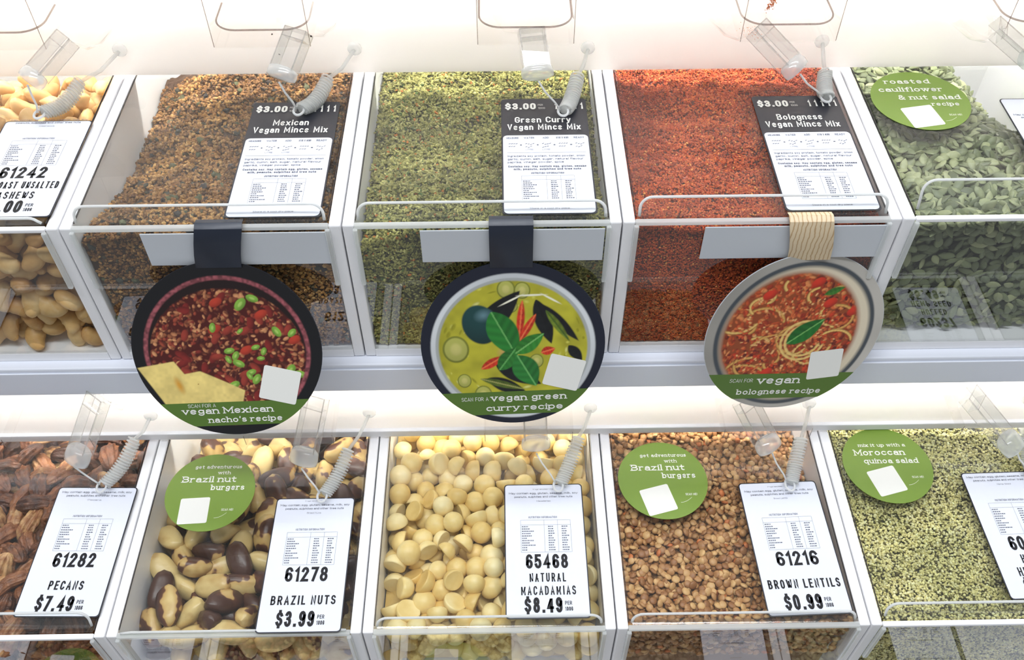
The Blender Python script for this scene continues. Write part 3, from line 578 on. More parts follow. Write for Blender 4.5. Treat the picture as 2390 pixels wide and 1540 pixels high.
# ------------------------------------------------------------------ price cards
FINE = [('Contains nut, soy. May contain egg, gluten, sesame, milk', 'peanuts, sulphites and other tree nuts')]
def nutri(mb, x0, x1, y0, y1, z, ink, head=True):
    """nutrition table: thin rules and rows of tiny dashes"""
    t = .00016
    for yy in (y0, y1, y1 - .0045): mb.add([(x0, yy, z), (x1, yy, z), (x1, yy + t, z), (x0, yy + t, z)], [(0, 1, 2, 3)])
    w = x1 - x0
    for xx in (x0, x0 + w * .47, x0 + w * .74, x1): mb.add([(xx, y0, z), (xx + t, y0, z), (xx + t, y1, z), (xx, y1, z)], [(0, 1, 2, 3)])
    r = random.Random(3); n = 11; step = (y1 - y0 - .006) / n
    for i in range(n):
        y = y1 - .0065 - i * step
        for a, l in ((x0 + .001, r.uniform(.003, .011)), (x0 + w * .55, r.uniform(.003, .005)), (x0 + w * .82, r.uniform(.003, .005))):
            xq = a
            while xq < a + l:
                d = r.uniform(.0007, .0016); mb.add([(xq, y, z), (xq + d, y, z), (xq + d, y + .0009, z), (xq, y + .0009, z)], [(0, 1, 2, 3)]); xq += d + .0004
def price_card(x, row, label, code, names, price, w=.069, h=.131, ybase=.006, dark=False, title=None, rot=0):
    y, z = row; t = thing('price_card', label, 'price card', (x, y + ybase, z + .0026), 'price cards on the bin lids', (0, 0, rot)); H = h
    b = MB(); b.prism(rrect(0, w, 0 if dark else -.004, H, .003, 3), lambda u, v, q: (u, v, q), .0005); b.obj('backing', BLACK, t)
    e = .0009; z1 = .00062
    fn = lambda u, v, e=0: (u, v, .0008 + e)
    if not dark:
        b = MB(); b.prism(rrect(e, w - e, e - .004, H - e, .0025, 3), lambda u, v, q: (u, v, .0005 + q), .00012); b.obj('paper_face', PAPER, t)
        b = MB(); text(b, code, .0344, .0388, .0128, .0345, .036, fn=fn, track=.12)
        if len(names) == 1: text(b, names[0], .0346, .0190, .0078, min(.0585, .0047 * len(names[0])), .03, fn=fn, track=.2)
        else:
            text(b, names[0], .0345, .0271, .0077, min(.060, .0042 * len(names[0])), .018, fn=fn, track=.2); text(b, names[1], .0347, .0158, .0077, min(.058, .0044 * len(names[1])), .018, fn=fn, track=.2)
        text(b, price, .0302, .0008, .0130, .030, .036, fn=fn, track=.12); text(b, 'PER', .0502, .0072, .0032, .0055, .02, fn=fn); text(b, '100G', .0504, .0022, .0034, .0062, .03, fn=fn)
        b.obj('lettering', INK, t)
        b = MB(); text(b, 'Ingredients', w * .5, .1128, .0012, .018, .0, fn=fn); text(b, 'May contain egg, gluten, sesame, milk, soy', w * .5, .1085, .0019, w * .88, .02, fn=fn)
        text(b, 'peanuts, sulphites and other tree nuts', w * .5, .1050, .0019, w * .74, .02, fn=fn); text(b, names[-1].title(), w * .5, .1010, .0014, .012, .0, fn=fn)
        text(b, 'NUTRITION INFORMATION', w * .48, .0850, .0019, w * .36, .02, fn=fn)
        nutri(b, .0135, .0555, .0534, .0832, .0008, None); b.obj('fine_print', GREYINK, t)
    else:
        b = MB(); b.prism(rrect(.0012, w - .0012, .0010, .0905, .0035, 4), lambda u, v, q: (u, v, .0005 + q), .00012); b.obj('paper_face', PAPER, t)
        b = MB(); text(b, price, .0155, .1235, .0082, .0245, .055, fn=fn, track=.12); text(b, 'PER', .0315, .1282, .0022, .004, .0, fn=fn); text(b, '100G', .0323, .1240, .0022, .0055, .0, fn=fn)
        text(b, code, w - .0140, .1235, .0082, .0225, .055, fn=fn, track=.5)
        text(b, names[0], w * .48, .1062, .0074, .0040 * len(names[0]), .024, fn=fn, track=.1); text(b, names[1], w * .49, .0970, .0074, w * .84, .024, fn=fn); b.obj('lettering', WPRINT, t)
        b = MB(); g = .0875
        for i, s in enumerate(('MEASURE', 'WATER', 'ADD', 'STIR 5 MINS', 'READY')):
            cx = .0085 + i * .0128; text(b, s, cx, g - .0015, .0022, min(.0095, .0016 * len(s)), .03, fn=fn)
            for q in range(7):
                a = .0018 * (q % 4) - .0030; u0, v0 = cx + a, g - .0080 - (q // 4) * .0034 - (q * i % 3) * .0006; b.add([(u0, v0, .0008), (u0 + .0014, v0 + .0006, .0008), (u0 + .0014, v0 + .0012, .0008), (u0, v0 + .0006, .0008)], [(0, 1, 2, 3)])
            if i in (1, 2): text(b, 'LITRE', cx, g - .0155, .0016, .006, .0, fn=fn)
            if i < 4: text(b, '+' if i < 3 else '=', cx + .0064, g - .0105, .0030, .0016, .05, fn=fn)
        for i, s in enumerate(('Ingredients soy protein, tomato powder, onion', 'garlic, cumin, salt, sugar, natural flavour', 'paprika, vinegar powder, spice')): text(b, s, .0045, .0640 - i * .0036, .0022, (w * .86, w * .84, w * .62)[i], .02, align='L', fn=fn)
        for i, s in enumerate(('Contains soy. May contain egg, gluten, sesame', 'milk, peanuts, sulphites and tree nuts')): text(b, s, w * .5, .0518 - i * .0032, .0022, w * (.86 - .12 * i), .06, fn=fn)
        text(b, 'NUTRITION INFORMATION', w * .5, .0440, .0020, w * .36, .05, fn=fn); nutri(b, .0145, .0535, .0128, .0420, .0008, None)
        text(b, 'Store in a cool dry place', w * .5, .0052, .0018, w * .42, .0, fn=fn); b.add([(.004, .0690, .0008), (w - .004, .0690, .0008), (w - .004, .0692, .0008), (.004, .0692, .0008)], [(0, 1, 2, 3)]); b.obj('fine_print', GREYINK, t)
    return t
price_card(.1165, UP, 'black topped price card reading Mexican Vegan Mince Mix $3.00', '11111', ('Mexican', 'Vegan Mince Mix'), '$3.00', .069, .137, dark=True)
price_card(.3145, UP, 'black topped price card reading Green Curry Vegan Mince Mix $3.00', '11111', ('Green Curry', 'Vegan Mince Mix'), '$3.00', .068, .138, dark=True)
price_card(.5165, UP, 'black topped price card reading Bolognese Vegan Mince Mix $3.00', '11111', ('Bolognese', 'Vegan Mince Mix'), '$3.00', .069, .138, dark=True)
price_card(-.0755, UP, 'white price card reading 61242 unsalted cashews', '61242', ('DRY ROAST UNSALTED', 'CASHEWS'), '$4.00', .0685, .1085, .0134)
price_card(.715, UP, 'white card cut by the right edge of the photo above the pumpkin seeds', '60955', ('AUSTRALIAN', 'PEPITAS'), '$2.29', .069, .131, .006)
price_card(-.0760, LO, 'white price card reading 61282 pecans $7.49', '61282', ('PECANS',), '$7.49', .0685, .1145, .0202, rot=-.02)
price_card(.1172, LO, 'white price card reading 61278 brazil nuts $3.99', '61278', ('BRAZIL NUTS',), '$3.99', .0672, .1163, .0037)
price_card(.3128, LO, 'white price card reading 65468 natural macadamias $8.49', '65468', ('NATURAL', 'MACADAMIAS'), '$8.49', .0675, .1185, .012)
price_card(.5195, LO, 'white price card reading 61216 brown lentils $0.99', '61216', ('BROWN LENTILS',), '$0.99', .0678, .1180, .0104, rot=.028)
price_card(.7150, LO, 'white price card cut by the right edge of the photo beside hemp seed', '60237', ('HULLED', 'HEMP SEED'), '$5.49', .0685, .1140, .0215, rot=.02)
for k, c in ((-1, '61290'), (0, '61265'), (1, '61254'), (2, '61230'), (3, '61211')):
    price_card(k * P + .117, TH, 'plain white card in the lowest row, mirrored under the %s bin' % ['pecan', 'brazil nut', 'macadamia', 'lentil', 'hemp seed'][k + 1], c, ('SEEDS',), '$1.99', .068, .117, .012)

# ------------------------------------------------------------------ round green stickers
def sticker(cx, cy, z, r, label, lines, tile, tilerot, scan, rot=0, group='green recipe stickers on the lids'):
    t = thing('round_sticker', label, 'sticker', (cx, cy, z + .0024), group, (0, 0, rot))
    b = MB(); b.prism([(r * math.cos(a), r * math.sin(a)) for a in np.linspace(0, 2 * PI, 64, endpoint=False)], lambda u, v, w: (u, v, w), .0003); b.obj('green_disc', GREEN, t)
    c, s = math.cos(tilerot), math.sin(tilerot); q = tile[2] / 2
    b = MB(); b.prism([(tile[0] + u * c - v * s, tile[1] + u * s + v * c) for u, v in rrect(-q, q, -q, q, .0015, 3)], lambda u, v, w: (u, v, .0003 + w), .00015); b.obj('white_square', WPRINT, t)
    b = MB(); fn = lambda u, v, e=0: (u, v, .00047 + e)
    for (tx, x, y, h, w) in lines: text(b, tx, x, y, h, w, .03, slab=True, fn=fn, rot=0)
    text(b, 'SCAN ME!', scan[0], scan[1], .0022, .010, .02, fn=fn)
    pts = [(scan[0] - .010 + .010 * k / 8, scan[1] - .007 + .005 * (k / 8) ** 2) for k in range(9)]
    for (a0, a1) in zip(pts[:-1], pts[1:]): b.add([(a0[0], a0[1], .00045), (a1[0], a1[1], .00045), (a1[0], a1[1] + .0003, .00045), (a0[0], a0[1] + .0003, .00045)], [(0, 1, 2, 3)])
    b.obj('lettering', WPRINT, t); return t
BR = [('get adventurous', .003, .0235, .0036, .041), ('with', .009, .0175, .0034, .011), ('Brazil nut', -.003, .0095, .0062, .047), ('burgers', .0145, .0015, .0056, .029)]
sticker(.058, -.061, LO[1], .0385, 'green round Brazil nut burgers sticker above the brazil nuts', BR, (-.0105, -.0185, .025), .05, (.018, -.019))
sticker(.4515, -.0555, LO[1], .039, 'green round Brazil nut burgers sticker above the lentils', BR, (-.006, -.020, .026), .26, (.023, -.016))
sticker(.652, -.0435, LO[1], .039, 'green round Moroccan quinoa salad sticker above the hemp seed', [('mix it up with a', .000, .019, .0036, .042), ('Moroccan', -.004, .010, .0062, .045), ('quinoa salad', .004, .0015, .0054, .048)], (-.005, -.0165, .026), .26, (.023, -.014))
sticker(.652, .137, UP[1], .039, 'green round roasted cauliflower and nut salad sticker on the pumpkin seed bin', [('roasted', -.004, .0225, .0062, .037), ('cauliflower', -.004, .0115, .0062, .052), ('& nut salad', .008, .0005, .0062, .050), ('recipe', .0185, -.008, .005, .022)], (-.0045, -.0215, .026), .18, (.022, -.021))
for k, lb in ((-1, 'pecan'), (1, 'macadamia')): sticker(k * P + .06, TH[0] + .13, TH[1], .0385, 'green round sticker in the lowest row, mirrored under the %s bin' % lb, BR, (-.0105, -.0185, .025), .05, (.018, -.019))

# ------------------------------------------------------------------ blank labels behind the bin fronts
for x0, x1, lb in ((.057, .1885, 'blank grey label behind the front of the brown mince mix bin'), (.2555, .3875, 'blank grey label behind the front of the green curry bin'), (.459, .590, 'blank grey label behind the front of the orange mince bin')):
    b = MB(); b.box(x0, x1, -.0022, -.0012, -.0355, -.0042); tag(bevel(b.obj('blank_label', PAPERGREY), .0003), lb, 'label', 'blank labels on the bin fronts')

# ------------------------------------------------------------------ hanging round recipe signs
def srgb(c): return np.array(lin(c))
class Paint:
    """a small picture painted cell by cell, u and v in -1..1"""
    def __init__(s, n, bgc, seed):
        s.n = n; g = (np.arange(n) + .5) / n * 2 - 1; s.U, s.V = np.meshgrid(g, g); s.C = np.tile(srgb(bgc), (n, n, 1)).astype(float); s.r = np.random.default_rng(seed)
    def put(s, m, c, a=1.):
        a = np.asarray(a) * m; s.C[:] = s.C * (1 - a[..., None]) + np.asarray(c) * a[..., None]
    def noise(s, sc, seed): return vnoise(s.U, s.V, sc, seed)
    def ell(s, cx, cy, a, b, th, c, soft=.15, shade=.35, clip=None):
        n = s.n; R_ = max(a, b) * 1.3; i0, i1 = max(0, int((cy - R_ + 1) / 2 * n)), min(n, int((cy + R_ + 1) / 2 * n) + 1); j0, j1 = max(0, int((cx - R_ + 1) / 2 * n)), min(n, int((cx + R_ + 1) / 2 * n) + 1)
        if i1 <= i0 or j1 <= j0: return
        U = s.U[i0:i1, j0:j1] - cx; V = s.V[i0:i1, j0:j1] - cy; ct, st = math.cos(th), math.sin(th); x = (U * ct + V * st) / a; y = (-U * st + V * ct) / b
        d = np.sqrt(x * x + y * y); m_ = np.clip((1 - d) / soft, 0, 1); 
        if clip is not None: m_ = m_ * clip[i0:i1, j0:j1]
        sh = 1 + shade * (y * .7 - d * .6 + .35); col = srgb(c)[None, None] * sh[..., None]
        S_ = s.C[i0:i1, j0:j1]; S_[:] = S_ * (1 - m_[..., None]) + np.clip(col, 0, 1) * m_[..., None]
    def curve(s, pts, w, c, shade=.3, clip=None):
        for k, ((x0, y0), (x1, y1)) in enumerate(zip(pts[:-1], pts[1:])):
            L = math.hypot(x1 - x0, y1 - y0); s.ell((x0 + x1) / 2, (y0 + y1) / 2, L * .75 + w * .4, w, math.atan2(y1 - y0, x1 - x0), c, .5, shade, clip)
    def leaf(s, x0, y0, x1, y1, w, c, vein=None, clip=None):
        L = math.hypot(x1 - x0, y1 - y0); ux, uy = (x1 - x0) / L, (y1 - y0) / L; t = ((s.U - x0) * ux + (s.V - y0) * uy) / L; q = (-(s.U - x0) * uy + (s.V - y0) * ux)
        wd = w * np.sin(np.clip(t, 0, 1) ** .85 * PI) ** .8; m_ = np.clip((wd - np.abs(q)) / .015, 0, 1) * ((t > 0) & (t < 1))
        if clip is not None: m_ = m_ * clip
        g = 1 + .35 * np.sin((t * 11 + np.abs(q) * 14) * 3) * .35 - .25 * (q > 0); s.put(m_, np.clip(srgb(c)[None, None] * g[..., None], 0, 1))
        if vein: s.put(m_ * (np.abs(q) < .009), srgb(vein), .8)
    def poly(s, pts, c, tex=0):
        m_ = np.ones_like(s.U)
        for (x0, y0), (x1, y1) in zip(pts, pts[1:] + pts[:1]): m_ = m_ * np.clip(((x1 - x0) * (s.V - y0) - (y1 - y0) * (s.U - x0)) / math.hypot(x1 - x0, y1 - y0) / .012 + .5, 0, 1)
        s.put(m_, np.clip(srgb(c)[None, None] * (1 + tex * s.noise(9, 4) + tex * .6 * s.noise(31, 5))[..., None], 0, 1)); return m_
NP = 300
def art_chili():
    p = Paint(NP, (16, 16, 20), 1); cx, cy = .0, .0; d = np.hypot((p.U - .0) / .88, (p.V - -.02) / .87)
    rim = np.clip((1 - d) / .02, 0, 1) * np.clip((d - .93) / .02, 0, 1); bowl = (d < .945).astype(float)
    p.put(bowl, srgb((30, 14, 14))); inside = np.clip((.93 - np.hypot((p.U - .0) / .88, (p.V + .07) / .84)) / .03, 0, 1)
    pal = [(112, 58, 40), (140, 82, 54), (84, 38, 28), (170, 112, 76), (118, 42, 34), (70, 26, 24), (190, 132, 90), (140, 62, 44)]
    p.put(inside, srgb((74, 22, 18)))
    for i in range(1500):
        a = p.r.uniform(0, 6.28); R_ = .84 * math.sqrt(p.r.random()); p.ell(R_ * math.cos(a), R_ * math.sin(a) - .07, p.r.uniform(.015, .045), p.r.uniform(.012, .028), p.r.uniform(0, 3.1), pal[p.r.integers(len(pal))], .3, .7, inside)
    for i in range(46):
        a = p.r.uniform(0, 6.28); R_ = .74 * math.sqrt(p.r.random()); p.ell(R_ * math.cos(a), R_ * math.sin(a) - .07, .075, .042, p.r.uniform(0, 3.1), ((116, 34, 30), (138, 52, 40))[i % 2], .2, .6, inside)
    for x, y in ((-.05, .55), (-.1, .25), (.4, .4), (.2, .0), (.72, .1)): p.ell(x, y, .08, .05, .5, (170, 56, 38), .2, .5, inside)
    for x, y, a, t in ((.2, .52, .085, .9), (.33, .58, .07, -.4), (-.12, .27, .06, 1.4), (.16, .22, .04, .7), (.54, .2, .07, -1.), (.7, .18, .06, .8), (.02, .0, .06, .2), (.08, -.06, .06, 1.1), (.0, -.1, .05, 2.), (.1, -.15, .07, -.5), (.3, .03, .05, .3), (.38, -.02, .05, 1.2), (.34, -.1, .045, .0), (.22, -.26, .06, .4), (.27, -.34, .07, 1.), (.2, -.3, .05, 2.), (.64, -.25, .08, 1.), (.74, -.3, .07, -.4), (.02, -.4, .07, .5)):
        p.ell(x, y, a, a * .6, t, (122, 164, 62), .12, .5); p.ell(x, y, a * .5, a * .22, t, (160, 194, 96), .3, .2)
    p.put(rim, np.clip(srgb((140, 74, 80))[None, None] * (1 + .55 * p.noise(42, 7))[..., None], 0, 1))
    p.poly([(-.97, -.16), (-.72, -.64), (-.36, -.64), (-.46, -.30), (-.58, -.10)], (226, 202, 122), .12); p.ell(-.56, -.38, .13, .05, 1.9, (206, 150, 56), .8, .2)
    p.poly([(-.54, -.26), (-.40, -.64), (.08, -.64), (.13, -.46), (-.06, -.36), (-.3, -.22)], (228, 204, 124), .16)
    for i in range(60): p.ell(p.r.uniform(-.42, .04), p.r.uniform(-.6, -.34), .008, .008, 0, (150, 110, 50), .5, 0); return p
def art_curry():
    p = Paint(NP, (24, 28, 44), 2); d = np.hypot(p.U, p.V + .03) / .9
    p.put(np.clip((1 - d) / .02, 0, 1), np.clip(srgb((206, 210, 212))[None, None] * (1 + .12 * np.sin(3 * np.arctan2(p.V, p.U)))[..., None], 0, 1)); p.put(np.clip((.94 - d) / .015, 0, 1), srgb((168, 172, 170)))
    ins = np.clip((.905 - d) / .02, 0, 1); p.put(ins, np.clip(srgb((178, 172, 48))[None, None] * (1 + .22 * p.noise(5, 3) + .12 * p.noise(14, 4) + .22 * np.clip(.4 - d, 0, 1))[..., None], 0, 1))
    for i in range(60):
        a = p.r.uniform(0, 6.28); R_ = p.r.uniform(.5, .82); p.ell(R_ * math.cos(a), R_ * math.sin(a) - .03, p.r.uniform(.02, .06), p.r.uniform(.01, .03), a + 1.5, ((196, 192, 80), (146, 142, 32), (206, 204, 116))[i % 3], .6, .3, ins)
    for x, y, r in ((-.62, -.02, .15), (-.05, .68, .1), (.12, .66, .09), (.0, .48, .07), (-.55, -.42, .08), (.25, -.2, .08), (-.35, -.6, .1)):
        p.ell(x, y, r, r * 1.15, 0, (120, 124, 42), .08, .2, ins); p.ell(x, y, r * .86, r, 0, (176, 176, 88), .1, .2, ins); p.ell(x, y, r * .5, r * .6, 0, (196, 190, 110), .4, .2, ins)
    for x0, y0, x1, y1, w in ((-.42, .1, .1, .66, .14), (.26, .55, .42, .0, .1), (.3, .5, .72, .02, .07), (-.2, -.22, .3, -.5, .11), (-.3, -.4, .15, -.62, .09), (.6, -.02, .75, -.22, .07)): p.leaf(x0, y0, x1, y1, w, (22, 24, 26), None, ins)
    p.leaf(.36, .42, .62, .02, .05, (110, 130, 40), (60, 90, 30), ins); p.leaf(-.38, -.4, .12, -.56, .05, (86, 104, 36), (160, 160, 90), ins)
    p.curve([(-.5 + .1 * k, .2 + .25 * math.sin(k * .5)) for k in range(3)], .012, (236, 232, 190), 0, ins); p.curve([(-.1, .5), (.1, .6), (.34, .6), (.5, .5)], .014, (240, 238, 214), 0, ins)
    p.ell(-.34, .27, .2, .25, .3, (24, 62, 62), .08, .5, ins); p.ell(-.3, .38, .12, .09, .3, (92, 126, 134), .9, .3, ins)
    for x0, y0, x1, y1, w in ((.12, .55, .06, .02, .05), (.26, .38, .04, .0, .05), (.3, .1, .1, -.06, .04), (-.36, -.28, -.1, -.12, .06), (.3, -.1, .46, -.05, .06), (-.02, -.05, .2, .12, .03)): p.leaf(x0, y0, x1, y1, w, (206, 54, 30), (236, 120, 70), ins)
    p.ell(-.05, -.08, .14, .1, 0, (196, 160, 90), .5, .3, ins)
    p.leaf(-.22, .42, .04, -.14, .17, (40, 124, 46), (110, 176, 96), ins); p.leaf(-.16, -.3, .04, -.02, .1, (44, 118, 44), (100, 170, 90), ins); p.leaf(.02, -.1, .34, .14, .1, (52, 132, 46), (120, 184, 100), ins); p.leaf(.04, -.12, .24, -.52, .15, (42, 122, 50), (110, 180, 100), ins); return p
def art_bol():
    p = Paint(NP, (176, 172, 164), 3); d = np.hypot(p.U, p.V); p.put(np.ones_like(p.U), np.clip(srgb((172, 168, 160))[None, None] * (1 + .15 * p.noise(3, 3) + .3 * p.U)[..., None], 0, 1))
    d2 = np.hypot(p.U / .9, (p.V + .02) / .93); p.put(np.clip((1 - d2) / .02, 0, 1), srgb((70, 76, 82))); p.put(np.clip((.95 - d2) / .05, 0, 1), np.clip(srgb((206, 194, 170))[None, None] * (1 + .25 * p.U + .1 * p.V)[..., None], 0, 1))
    d3 = np.hypot((p.U + .05) / .82, (p.V + .02) / .86); ins = np.clip((.97 - d3) / .08, 0, 1); p.put(ins, srgb((146, 70, 34)))
    pal = [(178, 74, 36), (196, 96, 50), (150, 52, 28), (206, 128, 74), (120, 40, 24), (190, 60, 30), (98, 34, 26)]; ins2 = np.clip((.92 - d3) / .05, 0, 1)
    for i in range(1100):
        a = p.r.uniform(0, 6.28); R_ = .78 * math.sqrt(p.r.random()); x = R_ * math.cos(a) - .05; y = R_ * math.sin(a); k = p.r.integers(len(pal) if x > 0 or y < 0 else 4)
        p.ell(x, y, p.r.uniform(.02, .05), p.r.uniform(.015, .035), p.r.uniform(0, 3), pal[k], .3, .6, ins2)
    for i in range(34):
        x, y = p.r.uniform(-.7, .6), p.r.uniform(-.7, .65); R_ = p.r.uniform(.1, .3); a0 = p.r.uniform(0, 6.28); ln = p.r.uniform(1.2, 3.4)
        pts = [(x + R_ * math.cos(a0 + ln * k / 14), y + R_ * .8 * math.sin(a0 + ln * k / 14)) for k in range(15)]
        p.curve(pts, .026, (150, 92, 40), 0, ins2); p.curve(pts, .019, ((222, 182, 104), (208, 158, 84))[i % 2], .4, ins2)
    for i in range(420):
        a = p.r.uniform(0, 6.28); R_ = .6 * math.sqrt(p.r.random()); p.ell(R_ * math.cos(a) - .12, R_ * math.sin(a) + .0, p.r.uniform(.012, .03), p.r.uniform(.01, .02), a, ((206, 110, 60), (224, 170, 110), (140, 44, 28), (196, 76, 38))[i % 4], .4, .5, ins2)
    for x, y in ((-.4, .5), (.3, .4), (.1, .65), (.5, -.3), (.6, .3), (-.2, -.5), (.3, -.6)): p.ell(x, y, .09, .06, .6, (196, 50, 28), .2, .5, ins2)
    for R_ in (.2, .25): p.curve([(.12 + R_ * math.cos(1.5 + k * .35), -.08 + R_ * math.sin(1.5 + k * .35)) for k in range(14)][::-1], .022, (226, 190, 114), .3)
    p.leaf(-.06, -.12, .3, .2, .12, (30, 112, 38), (120, 180, 96)); p.leaf(.2, .5, .42, .6, .05, (60, 120, 40), None); p.leaf(-.25, -.62, -.02, -.56, .08, (34, 100, 36), None); return p
def sign(label, center, az, el, r, roll, art, bgc, tabmat, tabx, tabw, banner, lines, tile, tilerot, small):
    u = Vector((math.cos(az), math.sin(az), 0)); nrm = Vector((math.sin(az) * math.cos(el), -math.cos(az) * math.cos(el), math.sin(el))); v = nrm.cross(u)
    cr, sr = math.cos(roll), math.sin(roll); U_, V_ = u * cr + v * sr, v * cr - u * sr
    t = thing('recipe_sign', label, 'sign', center, 'round hanging recipe signs'); M_ = Matrix((U_, V_, nrm)).transposed()
    fn = lambda a, b_, w=0: tuple(M_ @ Vector((a, b_, w)))
    b = MB(); b.prism([(r * math.cos(a), r * math.sin(a)) for a in np.linspace(0, 2 * PI, 96, endpoint=False)], lambda a, c, w: fn(a, c, w - .0006), .0006); b.obj('card_disc', bgc, t)
    p = art(); n = p.n; g = np.linspace(-1, 1, n); X, Y = np.meshgrid(g, g); rr = np.hypot(X, Y); s_ = np.where(rr > .995, .995 / np.maximum(rr, 1e-6), 1); k = rr < 1.012
    pts = np.stack([X * s_ * r, Y * s_ * r, np.full_like(X, .00012)], -1).reshape(-1, 3) @ np.array(M_).T
    i = np.arange(n * n).reshape(n, n); ok = k[:-1, :-1] & k[1:, 1:] & k[:-1, 1:] & k[1:, :-1]; q = np.stack([i[:-1, :-1], i[:-1, 1:], i[1:, 1:], i[1:, :-1]], -1)[ok]
    used, inv = np.unique(q, return_inverse=True); q = inv.reshape(q.shape); pts = pts[used]; C = p.C.reshape(-1, 3)[used]
    me = bpy.data.meshes.new('printed_picture'); me.vertices.add(len(pts)); me.vertices.foreach_set('co', pts.astype(np.float32).ravel()); me.loops.add(q.size); me.loops.foreach_set('vertex_index', q.astype(np.int32).ravel())
    me.polygons.add(len(q)); me.polygons.foreach_set('loop_start', np.arange(0, q.size, 4, dtype=np.int32)); me.update(calc_edges=True)
    at = me.color_attributes.new('Col', 'FLOAT_COLOR', 'POINT'); at.data.foreach_set('color', np.concatenate([np.clip(C, 0, 1), np.ones((len(C), 1))], 1).astype(np.float32).ravel()); mk('printed_picture', me, PRINT, t)
    y1, y0 = banner; a1, a0 = math.asin(y1), math.asin(y0); arc = [(r * .999 * math.cos(a), r * .999 * math.sin(a)) for a in np.linspace(a0, a1, 14)]; pts2 = arc + [(-x, y) for x, y in arc[::-1]]
    b = MB(); b.prism(pts2, lambda a, c, w: fn(a, c, .00014 + w), .0001); b.obj('green_banner', BANNER, t)
    c, s2 = math.cos(tilerot), math.sin(tilerot); h = tile[2] * r / 2
    b = MB(); b.prism([(tile[0] * r + a * c - d * s2, tile[1] * r + a * s2 + d * c) for a, d in rrect(-h, h, -h, h, .0016, 3)], lambda a, d, w: fn(a, d, .00026 + w), .0001); b.obj('white_square', WPRINT, t)
    b = MB(); f2 = lambda a, d, e=0: fn(a, d, .0004 + e)
    for tx, x, y, hh, w in lines: text(b, tx, x * r, y * r, hh * r, w * r, .035, slab=True, fn=f2)
    tx, x, y, hh, w = small; text(b, tx, x * r, y * r, hh * r, w * r, .0, fn=f2); b.obj('lettering', WPRINT, t)
    # tab that bends over the top rail and runs down to the disc
    C0 = Vector(center); e = v * (r * .93); e.x += tabx[1] - C0.x - e.x; top = Vector((tabx[0] - C0.x, -.0046 - C0.y, .0022 - C0.z)); bendp = Vector(((tabx[0] + 3 * tabx[1]) / 4 - C0.x, -.0058 - C0.y, -.022 - C0.z))
    path = [top + Vector((0, .009, .001)), top + Vector((0, .0045, .0022)), top, top.lerp(bendp, .5) + Vector((0, -.0012, 0)), bendp, e + nrm * .0004]; b = MB(); vs = []
    for q_ in path: vs += [q_ - Vector((tabw / 2, 0, 0)), q_ + Vector((tabw / 2, 0, 0))]
    n0 = len(vs); off = nrm * -.0005; b.add(vs + [p_ + off for p_ in vs], [(2 * j + 2, 2 * j + 3, 2 * j + 1, 2 * j) for j in range(len(path) - 1)] + [(n0 + 2 * j, n0 + 2 * j + 1, n0 + 2 * j + 3, n0 + 2 * j + 2) for j in range(len(path) - 1)] + [(2 * j, 2 * j + 2 + 0, n0 + 2 * j + 2, n0 + 2 * j) for j in range(len(path) - 1)] + [(2 * j + 3, 2 * j + 1, n0 + 2 * j + 1, n0 + 2 * j + 3) for j in range(len(path) - 1)])
    bevel(b.obj('hanging_tab', tabmat, t, True), .0001, 1); return t
def wood():
    mt, nt, b, o = base_mat('pale_wood_print'); w = nt.nodes.new('ShaderNodeTexWave'); w.bands_direction = 'X'; w.inputs['Scale'].default_value = 95; w.inputs['Distortion'].default_value = 4; w.inputs['Detail'].default_value = 3
    tc = nt.nodes.new('ShaderNodeTexCoord'); nt.links.new(tc.outputs['Object'], w.inputs['Vector']); cr = nt.nodes.new('ShaderNodeValToRGB')
    cr.color_ramp.elements[0].color = (*lin((190, 156, 112)), 1); cr.color_ramp.elements[1].color = (*lin((226, 206, 172)), 1); cr.color_ramp.elements[1].position = .3; nt.links.new(w.outputs['Fac'], cr.inputs[0]); nt.links.new(cr.outputs[0], b.inputs['Base Color']); return mt
sign('round black sign picturing a chili bowl, vegan Mexican nachos recipe', (.105, -.0358, -.0936), .03, .47, .0712, .0, art_chili, BLACK, NAVY, (.1145, .1068), .0335, (-.60, -.885), [('vegan Mexican', -.09, -.735, .078, .98), ("nacho's recipe", .09, -.845, .07, .80)], (.51, -.42, .40), -.27, ('SCAN FOR A', -.36, -.655, .042, .30))
sign('round navy sign picturing green curry, vegan green curry recipe', (.3213, -.0291, -.0999), .0, .3635, .0708, .03, art_curry, NAVY, NAVY, (.3205, .3205), .0315, (-.58, -.88), [('vegan green', .15, -.70, .085, .84), ('curry recipe', .1, -.83, .08, .86)], (.55, -.36, .40), -.29, ('SCAN FOR A', -.45, -.69, .05, .30))
sign('round grey sign picturing spaghetti, vegan bolognese recipe', (.5400, -.0205, -.1012), .14, .25, .0724, -.13, art_bol, PAPERGREY, wood(), (.5330, .5395), .0315, (-.52, -.86), [('vegan', -.02, -.655, .10, .50), ('bolognese recipe', .02, -.80, .075, 1.0)], (.47, -.40, .38), .12, ('SCAN FOR', -.46, -.63, .05, .27))

